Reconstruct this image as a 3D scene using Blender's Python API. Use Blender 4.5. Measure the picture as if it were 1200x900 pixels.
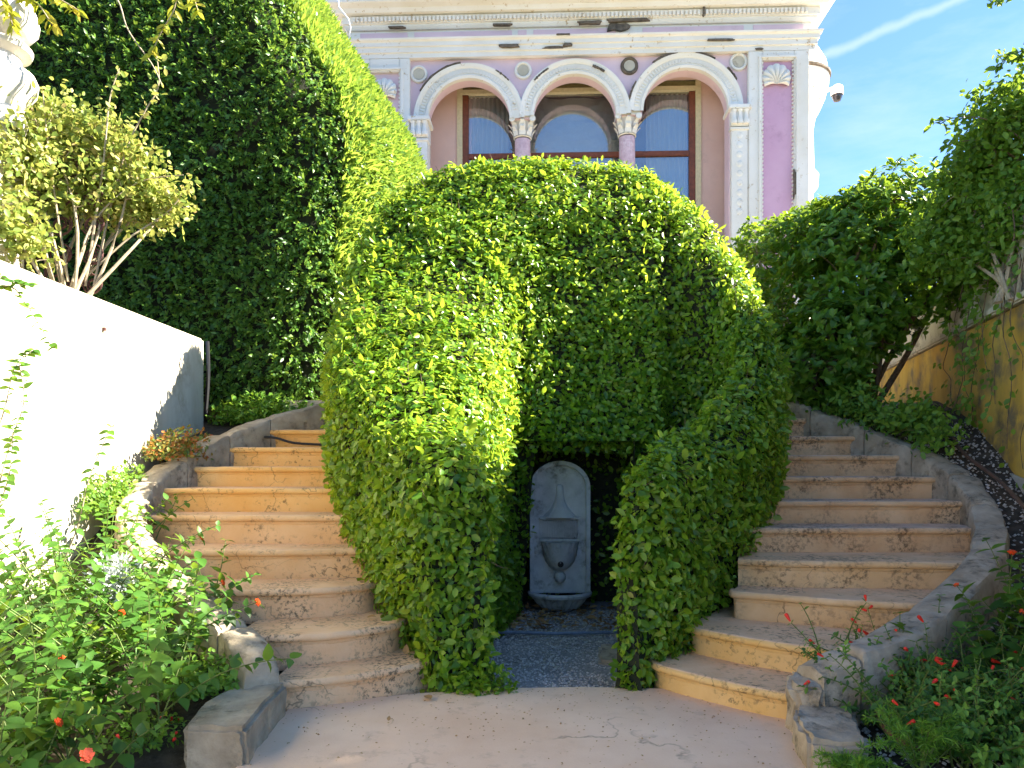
import bpy, bmesh, math, random
import numpy as np
from mathutils import Vector, Matrix, noise as mnoise

for o in list(bpy.data.objects): bpy.data.objects.remove(o)
SC = bpy.context.scene
COL = SC.collection
rnd = random.Random(7)
RG = np.random.default_rng(7)
R = math.radians

# ------------------------------------------------------------------ camera
F, E, HY = 880.0, 1.26, 540.0          # focal in photo pixels, eye height, horizon row
cam = bpy.data.cameras.new('camera'); camo = bpy.data.objects.new('camera', cam); COL.objects.link(camo)
camo.location = (0, 0, E); camo.rotation_euler = (R(90), 0, 0)
cam.sensor_width = 36; cam.lens = 36 * F / 1200; cam.shift_y = (HY - 450) / 1200
cam.clip_start = 0.05; cam.clip_end = 3000
SC.camera = camo

# ------------------------------------------------------------------ light
AZ, EL = R(85), R(38.5)                   # sun azimuth from +Y towards +X, elevation
sdir = Vector((math.sin(AZ) * math.cos(EL), math.cos(AZ) * math.cos(EL), math.sin(EL)))
sl = bpy.data.lights.new('sun', 'SUN'); sl.energy = 5.0; sl.angle = R(0.53); sl.color = (1.0, 0.93, 0.8)
slo = bpy.data.objects.new('sun', sl); COL.objects.link(slo)
slo.rotation_euler = (-sdir).to_track_quat('-Z', 'Y').to_euler(); slo.location = (20, 10, 25)

W = bpy.data.worlds.new('World'); SC.world = W; W.use_nodes = True
nt = W.node_tree; nt.nodes.clear()
def N(nt, t, **kw):
    n = nt.nodes.new(t)
    for k, v in kw.items(): setattr(n, k, v)
    return n
sky = N(nt, 'ShaderNodeTexSky', sky_type='NISHITA'); sky.sun_disc = False
sky.sun_elevation = EL; sky.sun_rotation = AZ; sky.air_density = 1.0; sky.dust_density = 0.0; sky.ozone_density = 3.0; sky.altitude = 1500
tc = N(nt, 'ShaderNodeTexCoord')
mp = N(nt, 'ShaderNodeMapping'); mp.inputs['Scale'].default_value = (3, 6, 14); mp.inputs['Rotation'].default_value = (0.2, 0.5, 0.3)
nz = N(nt, 'ShaderNodeTexNoise'); nz.inputs['Scale'].default_value = 1.3; nz.inputs['Detail'].default_value = 7; nz.inputs['Roughness'].default_value = 0.62
rp = N(nt, 'ShaderNodeValToRGB'); rp.color_ramp.elements[0].position = 0.5; rp.color_ramp.elements[1].position = 0.9
rp.color_ramp.elements[1].color = (0.3, 0.3, 0.3, 1)
def pdir(px, py): return Vector(((px - 600) / F, 1, -(py - HY) / F)).normalized()
cn = pdir(985, 58).cross(pdir(1135, -3)).normalized()      # a vapour trail: thin great-circle band
dot = N(nt, 'ShaderNodeVectorMath', operation='DOT_PRODUCT'); dot.inputs[1].default_value = cn
nz2 = N(nt, 'ShaderNodeTexNoise'); nz2.inputs['Scale'].default_value = 22; nz2.inputs['Detail'].default_value = 5
wob = N(nt, 'ShaderNodeMath', operation='MULTIPLY_ADD'); wob.inputs[1].default_value = 0.016; wob.inputs[2].default_value = -0.008
addw = N(nt, 'ShaderNodeMath', operation='ADD')
absn = N(nt, 'ShaderNodeMath', operation='ABSOLUTE')
mr = N(nt, 'ShaderNodeMapRange', interpolation_type='SMOOTHSTEP'); mr.inputs['From Min'].default_value = 0.007; mr.inputs['From Max'].default_value = 0.0
mr.inputs['To Min'].default_value = 0; mr.inputs['To Max'].default_value = 0.32
mxa = N(nt, 'ShaderNodeMath', operation='MAXIMUM')
mix = N(nt, 'ShaderNodeMix', data_type='RGBA'); mix.inputs['B'].default_value = (3.4, 3.7, 4.0, 1)
bg = N(nt, 'ShaderNodeBackground'); bg.inputs['Strength'].default_value = 0.064
wo = N(nt, 'ShaderNodeOutputWorld')
L = nt.links.new
L(tc.outputs['Generated'], mp.inputs['Vector']); L(mp.outputs['Vector'], nz.inputs['Vector']); L(nz.outputs['Fac'], rp.inputs['Fac'])
L(tc.outputs['Generated'], dot.inputs[0]); L(tc.outputs['Generated'], nz2.inputs['Vector']); L(nz2.outputs['Fac'], wob.inputs[0])
L(dot.outputs['Value'], addw.inputs[0]); L(wob.outputs[0], addw.inputs[1]); L(addw.outputs[0], absn.inputs[0]); L(absn.outputs[0], mr.inputs['Value'])
L(mr.outputs['Result'], mxa.inputs[0]); L(rp.outputs['Color'], mxa.inputs[1])
L(mxa.outputs[0], mix.inputs['Factor']); tint = N(nt, 'ShaderNodeMix', data_type='RGBA', blend_type='MULTIPLY'); tint.inputs['Factor'].default_value = 1; tint.inputs['B'].default_value = (.74, .86, 1, 1)
L(sky.outputs['Color'], tint.inputs['A']); L(tint.outputs['Result'], mix.inputs['A']); L(mix.outputs['Result'], bg.inputs['Color']); L(bg.outputs[0], wo.inputs[0])

SC.render.engine = 'CYCLES'
vs = SC.view_settings
vs.view_transform = 'Standard'; vs.look = 'None'; vs.gamma = 1; vs.use_curve_mapping = False
vs.exposure = 2.6
SC.cycles.max_bounces = 8; SC.cycles.diffuse_bounces = 5; SC.cycles.transmission_bounces = 5; SC.cycles.transparent_max_bounces = 6

# ------------------------------------------------------------------ helpers
def P(px, py, d): return Vector(((px - 600) / F * d, d, E - (py - HY) / F * d))
def PZ(px, py, z): return P(px, py, F * (E - z) / (py - HY))

def linkmesh(name, me, mat, parent=None):
    o = bpy.data.objects.new(name, me); COL.objects.link(o)
    if mat is not None and len(me.materials) == 0: me.materials.append(mat)
    if parent is not None: o.parent = parent
    return o
def tag(o, label=None, cat=None, group=None, kind=None):
    if label: o['label'] = label
    if cat: o['category'] = cat
    if group: o['group'] = group
    if kind: o['kind'] = kind
    return o
def thing(name, label, cat, loc=(0, 0, 0), rz=0, group=None):
    o = bpy.data.objects.new(name, None); COL.objects.link(o)
    o.location = loc; o.rotation_euler = (0, 0, rz); o.empty_display_size = 0.1
    return tag(o, label, cat, group)

class MB:
    def __init__(s): s.v = []; s.f = []
    def add(s, vs, fs):
        b = len(s.v); s.v += [tuple(x) for x in vs]; s.f += [tuple(i + b for i in f) for f in fs]
    def box(s, a, b):
        (x0, y0, z0), (x1, y1, z1) = a, b
        s.add([(x0,y0,z0),(x1,y0,z0),(x1,y1,z0),(x0,y1,z0),(x0,y0,z1),(x1,y0,z1),(x1,y1,z1),(x0,y1,z1)],
              [(0,3,2,1),(4,5,6,7),(0,1,5,4),(1,2,6,5),(2,3,7,6),(3,0,4,7)])
    def tube(s, pts, r0, r1=None, n=5, cap=True):
        pts = [Vector(p) for p in pts]; r1 = r0 if r1 is None else r1
        b = len(s.v); m = len(pts); up = Vector((0.13, 0.21, 1)).normalized()
        for i, p in enumerate(pts):
            t = (pts[min(i + 1, m - 1)] - pts[max(i - 1, 0)])
            t = t.normalized() if t.length > 1e-9 else Vector((0, 0, 1))
            a = t.cross(up)
            if a.length < 0.05: a = t.cross(Vector((1, 0.1, 0)))
            a.normalize(); c = t.cross(a); r = r0 + (r1 - r0) * i / max(1, m - 1)
            for k in range(n):
                an = 2 * math.pi * k / n
                s.v.append(tuple(p + a * (r * math.cos(an)) + c * (r * math.sin(an))))
        for i in range(m - 1):
            for k in range(n):
                k2 = (k + 1) % n
                s.f.append((b + i*n + k, b + i*n + k2, b + (i+1)*n + k2, b + (i+1)*n + k))
        if cap:
            s.f.append(tuple(b + k for k in range(n - 1, -1, -1))); s.f.append(tuple(b + (m-1)*n + k for k in range(n)))
    def lathe(s, prof, c=(0, 0, 0), n=24, a0=0, a1=2*math.pi, rib=None):
        b = len(s.v); full = abs(a1 - a0 - 2*math.pi) < 1e-6; cols = n if full else n + 1
        for i, (r, z) in enumerate(prof):
            for k in range(cols):
                an = a0 + (a1 - a0) * k / n
                rr = r * (1 + (rib(an, i) if rib else 0))
                s.v.append((c[0] + rr*math.cos(an), c[1] + rr*math.sin(an), c[2] + z))
        for i in range(len(prof) - 1):
            for k in range(n):
                k2 = (k + 1) % cols
                s.f.append((b + i*cols + k, b + i*cols + k2, b + (i+1)*cols + k2, b + (i+1)*cols + k))
    def build(s, name, mat, parent=None, smooth=False, bevel=0):
        me = bpy.data.meshes.new(name); me.from_pydata(s.v, [], s.f); me.update()
        if bevel or True:
            bm = bmesh.new(); bm.from_mesh(me); bmesh.ops.recalc_face_normals(bm, faces=bm.faces)
            if bevel:
                es = [e for e in bm.edges if len(e.link_faces) == 2 and e.calc_face_angle(0) > 0.6]
                bmesh.ops.bevel(bm, geom=es, offset=bevel, segments=2, affect='EDGES', clamp_overlap=True)
            bm.to_mesh(me); bm.free()
        if smooth:
            me.polygons.foreach_set('use_smooth', [True] * len(me.polygons))
            try: me.set_sharp_from_angle(angle=R(42))
            except Exception: pass
        return linkmesh(name, me, mat, parent)

def np_mesh(name, V, T, mat, parent=None, smooth=True):
    me = bpy.data.meshes.new(name); V = np.asarray(V, np.float32); T = np.asarray(T, np.int32)
    me.vertices.add(len(V)); me.vertices.foreach_set('co', V.ravel())
    me.loops.add(T.size); me.loops.foreach_set('vertex_index', T.ravel())
    me.polygons.add(len(T)); me.polygons.foreach_set('loop_start', np.arange(0, T.size, 3, dtype=np.int32))
    me.update(calc_edges=True); me.validate()
    me.polygons.foreach_set('use_smooth', np.full(len(me.polygons), smooth))
    return linkmesh(name, me, mat, parent)

# leaf templates: axis x, side y, normal z ; triangles
LEAF8 = (np.array([(0,0,0),(.32,.25,.04),(.7,.22,.03),(1,0,-.08),(.7,-.22,.03),(.32,-.25,.04),(.35,0,-.04),(.7,0,-.05)], float),
         [(0,5,6),(0,6,1),(6,5,4),(6,4,7),(6,7,2),(6,2,1),(7,4,3),(7,3,2)])
LEAF4 = (np.array([(0,0,0),(.45,.25,.05),(1,0,-.05),(.45,-.25,.05),(.5,0,-.02)], float), [(0,3,4),(0,4,1),(4,3,2),(4,2,1)])
NEED = (np.array([(0,0,0),(.5,.12,.02),(1,0,-.1),(.5,-.12,.02)], float), [(0,3,1),(1,3,2)])
OVATE = (np.array([(0,0,0),(.12,.2,.03),(.35,.33,.06),(.65,.22,.02),(1,0,-.16),(.65,-.22,.02),(.35,-.33,.06),(.12,-.2,.03),(.2,0,-.01),(.55,0,-.03)], float),
         [(0,8,1),(1,8,2),(8,9,2),(2,9,3),(9,4,3),(0,7,8),(7,6,8),(8,6,9),(6,5,9),(9,5,4)])
def nrm(a): return a / np.maximum(np.linalg.norm(a, axis=1, keepdims=True), 1e-9)
def scatter(tpl, pos, ax, nm, sc, wid=None):
    tv, tf = tpl; tf = np.array(tf); n = len(pos)
    ax = nrm(ax); nm = nrm(nm - ax * np.sum(nm * ax, 1, keepdims=True)); sd = np.cross(nm, ax)
    sc = np.broadcast_to(sc, (n,)); wid = np.ones(n) if wid is None else np.broadcast_to(wid, (n,))
    V = (pos[:, None, :] + ax[:, None, :] * (tv[None, :, 0:1] * sc[:, None, None])
         + sd[:, None, :] * (tv[None, :, 1:2] * (sc * wid)[:, None, None]) + nm[:, None, :] * (tv[None, :, 2:3] * sc[:, None, None]))
    T = tf[None] + (np.arange(n) * len(tv))[:, None, None]
    return V.reshape(-1, 3), T.reshape(-1, 3)
def sample_surface(V, Q, n):
    V = np.asarray(V); Q = np.asarray(Q); T = np.concatenate([Q[:, [0, 1, 2]], Q[:, [0, 2, 3]]])
    a, b, c = V[T[:, 0]], V[T[:, 1]], V[T[:, 2]]; cr = np.cross(b - a, c - a); ar = np.linalg.norm(cr, axis=1)
    i = RG.choice(len(T), n, p=ar / ar.sum()); u, v = RG.random(n), RG.random(n); m = u + v > 1; u[m], v[m] = 1 - u[m], 1 - v[m]
    return a[i] + (b - a)[i] * u[:, None] + (c - a)[i] * v[:, None], cr[i] / ar[i][:, None]
def fbm(p, s, seed=0): return mnoise.fractal(Vector(p) * s + Vector((seed * 7.1, seed * 3.3, seed * 1.7)), 1.0, 2.0, 3)
def catmull(pts, m):
    pts = np.asarray(pts, float); n = len(pts); out = []
    for t in np.linspace(0, n - 1, m):
        i = min(int(t), n - 2); f = t - i
        p0, p1, p2, p3 = pts[max(i-1, 0)], pts[i], pts[i+1], pts[min(i+2, n-1)]
        out.append(0.5 * (2*p1 + (p2-p0)*f + (2*p0 - 5*p1 + 4*p2 - p3)*f*f + (3*p1 - p0 - 3*p2 + p3)*f**3))
    return np.array(out)

# ------------------------------------------------------------------ materials
def principled(name):
    m = bpy.data.materials.new(name); m.use_nodes = True
    return m, m.node_tree, m.node_tree.nodes['Principled BSDF']
def noise_node(nt, vec, scale, detail=4, rough=0.6, dist=0):
    n = N(nt, 'ShaderNodeTexNoise'); n.inputs['Scale'].default_value = scale; n.inputs['Detail'].default_value = detail
    n.inputs['Roughness'].default_value = rough; n.inputs['Distortion'].default_value = dist
    nt.links.new(vec, n.inputs['Vector']); return n.outputs['Fac']
def ramp(nt, fac, stops):
    r = N(nt, 'ShaderNodeValToRGB'); e = r.color_ramp.elements
    while len(e) < len(stops): e.new(0.5)
    for el, (p, c) in zip(e, stops): el.position = p; el.color = (*c, 1) if len(c) == 3 else c
    nt.links.new(fac, r.inputs['Fac']); return r.outputs['Color']
def mixc(nt, fac, a, b):
    m = N(nt, 'ShaderNodeMix', data_type='RGBA')
    for s, v in (('Factor', fac), ('A', a), ('B', b)):
        if isinstance(v, (tuple, list)): m.inputs[s].default_value = (*v, 1)
        elif isinstance(v, (int, float)): m.inputs[s].default_value = v
        else: nt.links.new(v, m.inputs[s])
    return m.outputs['Result']
def mathn(nt, op, a, b=None):
    m = N(nt, 'ShaderNodeMath', operation=op)
    for i, v in enumerate((a, b)):
        if v is None: continue
        if isinstance(v, (int, float)): m.inputs[i].default_value = v
        else: nt.links.new(v, m.inputs[i])
    return m.outputs[0]
def bump(nt, h, bsdf, strength=0.3, dist=0.01):
    b = N(nt, 'ShaderNodeBump'); b.inputs['Strength'].default_value = strength; b.inputs['Distance'].default_value = dist
    nt.links.new(h, b.inputs['Height']); nt.links.new(b.outputs['Normal'], bsdf.inputs['Normal'])
def BW(x): return (x, x, x)

def stone_mat(name, c1, c2, dirt=(0.1, 0.08, 0.06), s=3.0, lo=.35, hi=.7, dirt_lo=.58, dirt_hi=.7, dscale=22, mask_scale=2.2, rough=0.85, bs=0.35, bscale=60, tread=None, streak=False, crack=0):
    m, nt, b = principled(name); g = N(nt, 'ShaderNodeNewGeometry'); pos = g.outputs['Position']
    if streak:
        mp = N(nt, 'ShaderNodeMapping'); mp.inputs['Scale'].default_value = (1, 1, 0.18); nt.links.new(pos, mp.inputs['Vector']); pv = mp.outputs['Vector']
    else: pv = pos
    base = ramp(nt, noise_node(nt, pv, s, 6), [(lo, c1), (hi, c2)])
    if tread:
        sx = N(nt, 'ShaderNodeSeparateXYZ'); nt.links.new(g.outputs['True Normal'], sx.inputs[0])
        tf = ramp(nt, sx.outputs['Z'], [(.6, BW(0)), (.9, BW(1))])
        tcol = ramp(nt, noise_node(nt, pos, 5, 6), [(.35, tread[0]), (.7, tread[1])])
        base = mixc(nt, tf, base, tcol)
    d = ramp(nt, noise_node(nt, pos, dscale, 5, .7), [(dirt_lo, BW(0)), (dirt_hi, BW(1))])
    k = ramp(nt, noise_node(nt, pos, mask_scale, 3), [(.42, BW(0)), (.6, BW(1))])
    f = mathn(nt, 'MULTIPLY', d, k)
    f = mathn(nt, 'MULTIPLY', f, 0.85)
    col = mixc(nt, f, base, dirt)
    if crack:
        wv = N(nt, 'ShaderNodeTexNoise'); wv.inputs['Scale'].default_value = 4; wv.inputs['Detail'].default_value = 4; nt.links.new(pos, wv.inputs['Vector'])
        ad = N(nt, 'ShaderNodeVectorMath', operation='MULTIPLY_ADD'); ad.inputs[1].default_value = (.5, .5, .5); nt.links.new(wv.outputs['Color'], ad.inputs[0]); nt.links.new(pos, ad.inputs[2])
        vo = N(nt, 'ShaderNodeTexVoronoi', feature='DISTANCE_TO_EDGE'); vo.inputs['Scale'].default_value = crack; nt.links.new(ad.outputs[0], vo.inputs['Vector'])
        ck = ramp(nt, vo.outputs['Distance'], [(0.0, BW(1)), (.012, BW(0))])
        ckm = ramp(nt, noise_node(nt, pos, 1.7, 2), [(.48, BW(0)), (.58, BW(1))])
        col = mixc(nt, mathn(nt, 'MULTIPLY', mathn(nt, 'MULTIPLY', ck, ckm), .7), col, tuple(x*.6 for x in dirt))
    nt.links.new(col, b.inputs['Base Color']); b.inputs['Roughness'].default_value = rough; b.inputs['Specular IOR Level'].default_value = 0.25
    h = mathn(nt, 'SUBTRACT', noise_node(nt, pos, bscale, 6), mathn(nt, 'MULTIPLY', f, .6))
    bump(nt, h, b, bs, 0.006)
    return m

def leaf_mat(name, stops, trans, tw=0.35, rough=0.42, noise_s=1.3, spec=0.4):
    """leaf colour: varies leaf by leaf and in broad patches; partly lets light through"""
    m, nt, b = principled(name); g = N(nt, 'ShaderNodeNewGeometry')
    v = mathn(nt, 'ADD', mathn(nt, 'MULTIPLY', g.outputs['Random Per Island'], .72), mathn(nt, 'MULTIPLY', noise_node(nt, g.outputs['Position'], noise_s, 3), .28))
    c = ramp(nt, v, stops)
    nt.links.new(c, b.inputs['Base Color']); b.inputs['Roughness'].default_value = rough; b.inputs['Specular IOR Level'].default_value = spec
    t = N(nt, 'ShaderNodeBsdfTranslucent'); tcm = mixc(nt, 0.55, c, trans); nt.links.new(tcm, t.inputs['Color'])
    mx = N(nt, 'ShaderNodeMixShader'); mx.inputs[0].default_value = tw
    nt.links.new(b.outputs[0], mx.inputs[1]); nt.links.new(t.outputs[0], mx.inputs[2])
    nt.links.new(mx.outputs[0], nt.nodes['Material Output'].inputs['Surface'])
    return m
def plain(name, c, rough=0.7, metal=0, var=0.25, s=20, spec=0.4):
    m, nt, b = principled(name); g = N(nt, 'ShaderNodeNewGeometry')
    col = ramp(nt, noise_node(nt, g.outputs['Position'], s, 4), [(.3, tuple(x*(1-var) for x in c)), (.7, tuple(min(1, x*(1+var)) for x in c))])
    nt.links.new(col, b.inputs['Base Color']); b.inputs['Roughness'].default_value = rough; b.inputs['Metallic'].default_value = metal
    b.inputs['Specular IOR Level'].default_value = spec
    return m

M = {}
TRD = ((0.74, 0.46, 0.24), (0.82, 0.56, 0.33))
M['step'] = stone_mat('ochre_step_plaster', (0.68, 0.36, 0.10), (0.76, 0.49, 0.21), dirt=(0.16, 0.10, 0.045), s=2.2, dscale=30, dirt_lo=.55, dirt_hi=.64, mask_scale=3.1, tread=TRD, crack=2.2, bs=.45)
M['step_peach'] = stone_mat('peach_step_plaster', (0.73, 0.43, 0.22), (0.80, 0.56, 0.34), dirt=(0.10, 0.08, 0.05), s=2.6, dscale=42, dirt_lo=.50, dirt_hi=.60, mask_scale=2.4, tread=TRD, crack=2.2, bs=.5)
M['step_mid'] = stone_mat('midtone_step_plaster', (0.67, 0.385, 0.17), (0.755, 0.51, 0.285), dirt=(0.13, 0.09, 0.05), s=2.4, dscale=36, dirt_lo=.53, dirt_hi=.62, mask_scale=3.0, tread=TRD, crack=2.2, bs=.5)  # in-between tone grading the lower peach steps into the upper ochre
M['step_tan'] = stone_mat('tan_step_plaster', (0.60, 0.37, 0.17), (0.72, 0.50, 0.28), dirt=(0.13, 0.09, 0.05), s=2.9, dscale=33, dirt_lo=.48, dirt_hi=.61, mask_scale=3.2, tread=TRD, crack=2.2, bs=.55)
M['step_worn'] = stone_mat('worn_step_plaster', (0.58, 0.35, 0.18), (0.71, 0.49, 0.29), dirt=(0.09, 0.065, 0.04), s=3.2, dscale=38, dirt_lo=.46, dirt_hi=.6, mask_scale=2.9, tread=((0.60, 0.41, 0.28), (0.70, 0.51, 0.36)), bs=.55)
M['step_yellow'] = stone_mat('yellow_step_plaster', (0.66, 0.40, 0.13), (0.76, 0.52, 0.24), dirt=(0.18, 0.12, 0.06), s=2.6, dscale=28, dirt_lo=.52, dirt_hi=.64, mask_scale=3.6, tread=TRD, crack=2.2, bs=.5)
M['kerb'] = stone_mat('kerb_grey_plaster', (0.30, 0.24, 0.165), (0.50, 0.42, 0.31), dirt=(0.12, 0.10, 0.065), s=6, dscale=16, dirt_lo=.48, dirt_hi=.66, mask_scale=4, bs=.9, bscale=35)
M['paving'] = stone_mat('paving_pink_cement', (0.73, 0.50, 0.32), (0.83, 0.62, 0.43), dirt=(0.46, 0.33, 0.22), s=1.6, dscale=7, dirt_lo=.55, dirt_hi=.75, mask_scale=1.2, rough=.8, bs=.25, bscale=70, crack=.9)
M['gravel'] = stone_mat('gravel_ground', (0.20, 0.19, 0.18), (0.38, 0.36, 0.33), dirt=(0.10, 0.09, 0.08), s=60, dscale=40, bs=.9, bscale=90)
M['pebble'] = plain('pebbles', (0.42, 0.39, 0.35), .8, var=.5, s=45)
M['soil'] = stone_mat('dark_soil', (0.035, 0.026, 0.018), (0.09, 0.07, 0.05), dirt=(0.14, 0.13, 0.12), s=18, dscale=60, dirt_lo=.6, dirt_hi=.66, bs=1.0, bscale=40)
M['ground'] = stone_mat('ground_earth', (0.10, 0.09, 0.05), (0.20, 0.17, 0.11), s=2, bs=.6)
M['terrace'] = stone_mat('terrace_stone', (0.52, 0.44, 0.34), (0.62, 0.54, 0.43), s=1.5)
M['wallwhite'] = stone_mat('white_plaster_wall', (0.46, 0.40, 0.29), (0.64, 0.60, 0.50), dirt=(0.24, 0.17, 0.08), s=2.6, dscale=5, dirt_lo=.48, dirt_hi=.7, mask_scale=1.1, streak=True, bs=.3)
M['wallyellow'] = stone_mat('yellow_plaster_wall', (0.50, 0.29, 0.04), (0.66, 0.43, 0.085), dirt=(0.15, 0.12, 0.08), s=2.4, dscale=5, dirt_lo=.38, dirt_hi=.58, mask_scale=2.4, streak=True, bs=.3)
M['wallbase'] = stone_mat('pale_render', (0.44, 0.39, 0.30), (0.60, 0.54, 0.42), dirt=(0.16, 0.13, 0.09), s=2.5, dscale=8, dirt_lo=.5, dirt_hi=.65, bs=.3)
M['pink'] = stone_mat('pink_stucco', (0.66, 0.48, 0.52), (0.74, 0.56, 0.59), dirt=(0.48, 0.35, 0.37), s=1.2, dscale=4, dirt_lo=.55, dirt_hi=.8, bs=.12)
M['mauve'] = stone_mat('mauve_stucco', (0.54, 0.32, 0.45), (0.63, 0.40, 0.53), dirt=(0.38, 0.22, 0.3), s=1.2, dscale=4, dirt_lo=.55, dirt_hi=.8, bs=.12)
M['peach'] = stone_mat('peach_stucco', (0.62, 0.42, 0.36), (0.70, 0.50, 0.44), dirt=(0.45, 0.32, 0.28), s=1.2, dscale=4, dirt_lo=.55, dirt_hi=.8, bs=.12)
M['trim'] = stone_mat('peeling_white_trim', (0.70, 0.66, 0.58), (0.78, 0.76, 0.72), dirt=(0.40, 0.27, 0.12), s=1.4, dscale=13, dirt_lo=.6, dirt_hi=.66, mask_scale=1.6, bs=.35, bscale=30)
M['granite'] = stone_mat('mauve_granite', (0.50, 0.34, 0.39), (0.66, 0.48, 0.52), dirt=(0.7, 0.6, 0.62), s=16, dscale=40, dirt_lo=.5, dirt_hi=.6, rough=.5, bs=.1)
M['exposed'] = plain('exposed_weathered_wood', (0.12, 0.095, 0.07), .9, var=.5, s=12)
M['brown'] = plain('brown_window_wood', (0.17, 0.05, 0.022), .5, var=.3)
M['lintel'] = plain('cream_lintel', (0.6, 0.52, 0.33), .7, var=.1)
M['olive'] = plain('olive_blind', (0.22, 0.20, 0.09), .7, var=.15)
M['curtain'] = plain('white_curtain', (0.82, 0.81, 0.77), .9, var=.05)
M['dark'] = plain('dark_interior', (0.03, 0.028, 0.025), .9)
M['marble'] = stone_mat('weathered_marble', (0.38, 0.39, 0.38), (0.60, 0.61, 0.58), dirt=(0.07, 0.075, 0.04), s=4, dscale=12, dirt_lo=.48, dirt_hi=.68, bs=.3)
M['pillar'] = stone_mat('pale_limestone', (0.55, 0.50, 0.42), (0.7, 0.66, 0.58), dirt=(0.25, 0.2, 0.15), s=5, dscale=14)
M['rust'] = plain('rusty_iron', (0.11, 0.05, 0.045), .8, metal=.3, var=.5, s=40)
M['pipe_grey'] = plain('grey_pipe', (0.15, 0.19, 0.25), .4)
M['pipe_black'] = plain('black_hose', (0.015, 0.015, 0.017), .45)
M['pipe_brown'] = plain('brown_hose', (0.10, 0.05, 0.03), .5)
M['steel'] = plain('zinc_flashing', (0.30, 0.31, 0.32), .5, metal=.6)
M['camwhite'] = plain('white_plastic', (0.75, 0.75, 0.74), .35, var=.03)
M['camdark'] = plain('camera_dome', (0.03, 0.03, 0.035), .15)
M['bark'] = plain('brown_bark', (0.12, 0.085, 0.055), .9, var=.4, s=30)
M['paletwig'] = plain('pale_twig', (0.33, 0.27, 0.18), .85, var=.3, s=25)
M['greenstem'] = plain('green_stem', (0.10, 0.14, 0.03), .7, var=.3)
M['core'] = plain('hedge_dark_core', (0.018, 0.022, 0.010), .95, var=.5, s=30)  # near-black shell colour, painted as the shade between the leaves
M['red'] = plain('red_petal', (0.72, 0.03, 0.012), .5, var=.2)
M['orange'] = plain('orange_petal', (0.70, 0.07, 0.008), .5, var=.3, s=60)
M['hedge'] = leaf_mat('fig_hedge_leaf', [(.08, (0.025, 0.08, 0.012)), (.24, (0.06, 0.17, 0.014)), (.48, (0.14, 0.29, 0.014)), (.74, (0.25, 0.40, 0.03)), (.87, (0.28, 0.36, 0.06)), (.93, (0.26, 0.15, 0.05))], (0.60, 0.72, 0.05), .45, .32)
M['tall'] = leaf_mat('tall_hedge_leaf', [(.1, (0.03, 0.09, 0.018)), (.45, (0.075, 0.18, 0.025)), (.72, (0.13, 0.26, 0.03)), (.9, (0.19, 0.29, 0.06))], (0.40, 0.55, 0.06), .34, .4)
M['pitto'] = leaf_mat('pittosporum_leaf', [(.1, (0.035, 0.10, 0.012)), (.5, (0.075, 0.19, 0.018)), (.85, (0.16, 0.30, 0.03))], (0.5, 0.65, 0.04), .42, .3)
M['vine'] = leaf_mat('vine_leaf', [(.1, (0.05, 0.12, 0.012)), (.5, (0.09, 0.20, 0.018)), (.85, (0.17, 0.30, 0.03))], (0.45, 0.6, 0.05), .42, .45)
M['rose'] = leaf_mat('rose_leaf', [(.1, (0.12, 0.20, 0.03)), (.45, (0.22, 0.30, 0.05)), (.75, (0.38, 0.38, 0.10)), (.92, (0.45, 0.27, 0.13))], (0.6, 0.6, 0.12), .42, .5)
M['lantana'] = leaf_mat('lantana_leaf', [(.1, (0.03, 0.09, 0.016)), (.5, (0.055, 0.155, 0.02)), (.85, (0.12, 0.25, 0.03))], (0.35, 0.5, 0.05), .35, .5, noise_s=3)
M['clover'] = leaf_mat('low_green_leaf', [(.1, (0.06, 0.16, 0.02)), (.5, (0.12, 0.26, 0.025)), (.9, (0.22, 0.37, 0.04))], (0.4, 0.55, 0.05), .35, .5)
M['gera'] = leaf_mat('autumn_geranium_leaf', [(.1, (0.07, 0.16, 0.02)), (.45, (0.14, 0.20, 0.03)), (.7, (0.38, 0.16, 0.03)), (.9, (0.42, 0.07, 0.02))], (0.5, 0.3, 0.05), .3, .5, noise_s=6)
M['silver'] = leaf_mat('silver_felted_leaf', [(.1, (0.38, 0.42, 0.42)), (.8, (0.58, 0.62, 0.60))], (0.5, 0.55, 0.5), .15, .8)
M['sunside'] = leaf_mat('sunlit_side_leaf', [(.1, (0.13, 0.26, 0.03)), (.8, (0.30, 0.42, 0.07))], (0.6, 0.7, 0.08), .45, .5)  # paler leaf colour carrying the sunlight on the tall hedge's side
M['fern'] = leaf_mat('feathery_green', [(.1, (0.06, 0.17, 0.015)), (.8, (0.15, 0.32, 0.03))], (0.4, 0.6, 0.05), .4, .5)
M['dry'] = leaf_mat('dry_leaf', [(.1, (0.22, 0.10, 0.04)), (.5, (0.36, 0.2, 0.07)), (.9, (0.5, 0.36, 0.16))], (0.5, 0.3, 0.1), .2, .7)
M['wist'] = leaf_mat('yellow_green_leaf', [(.1, (0.2, 0.28, 0.02)), (.6, (0.36, 0.38, 0.03)), (.9, (0.5, 0.38, 0.05))], (0.7, 0.65, 0.05), .5, .5)
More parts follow.
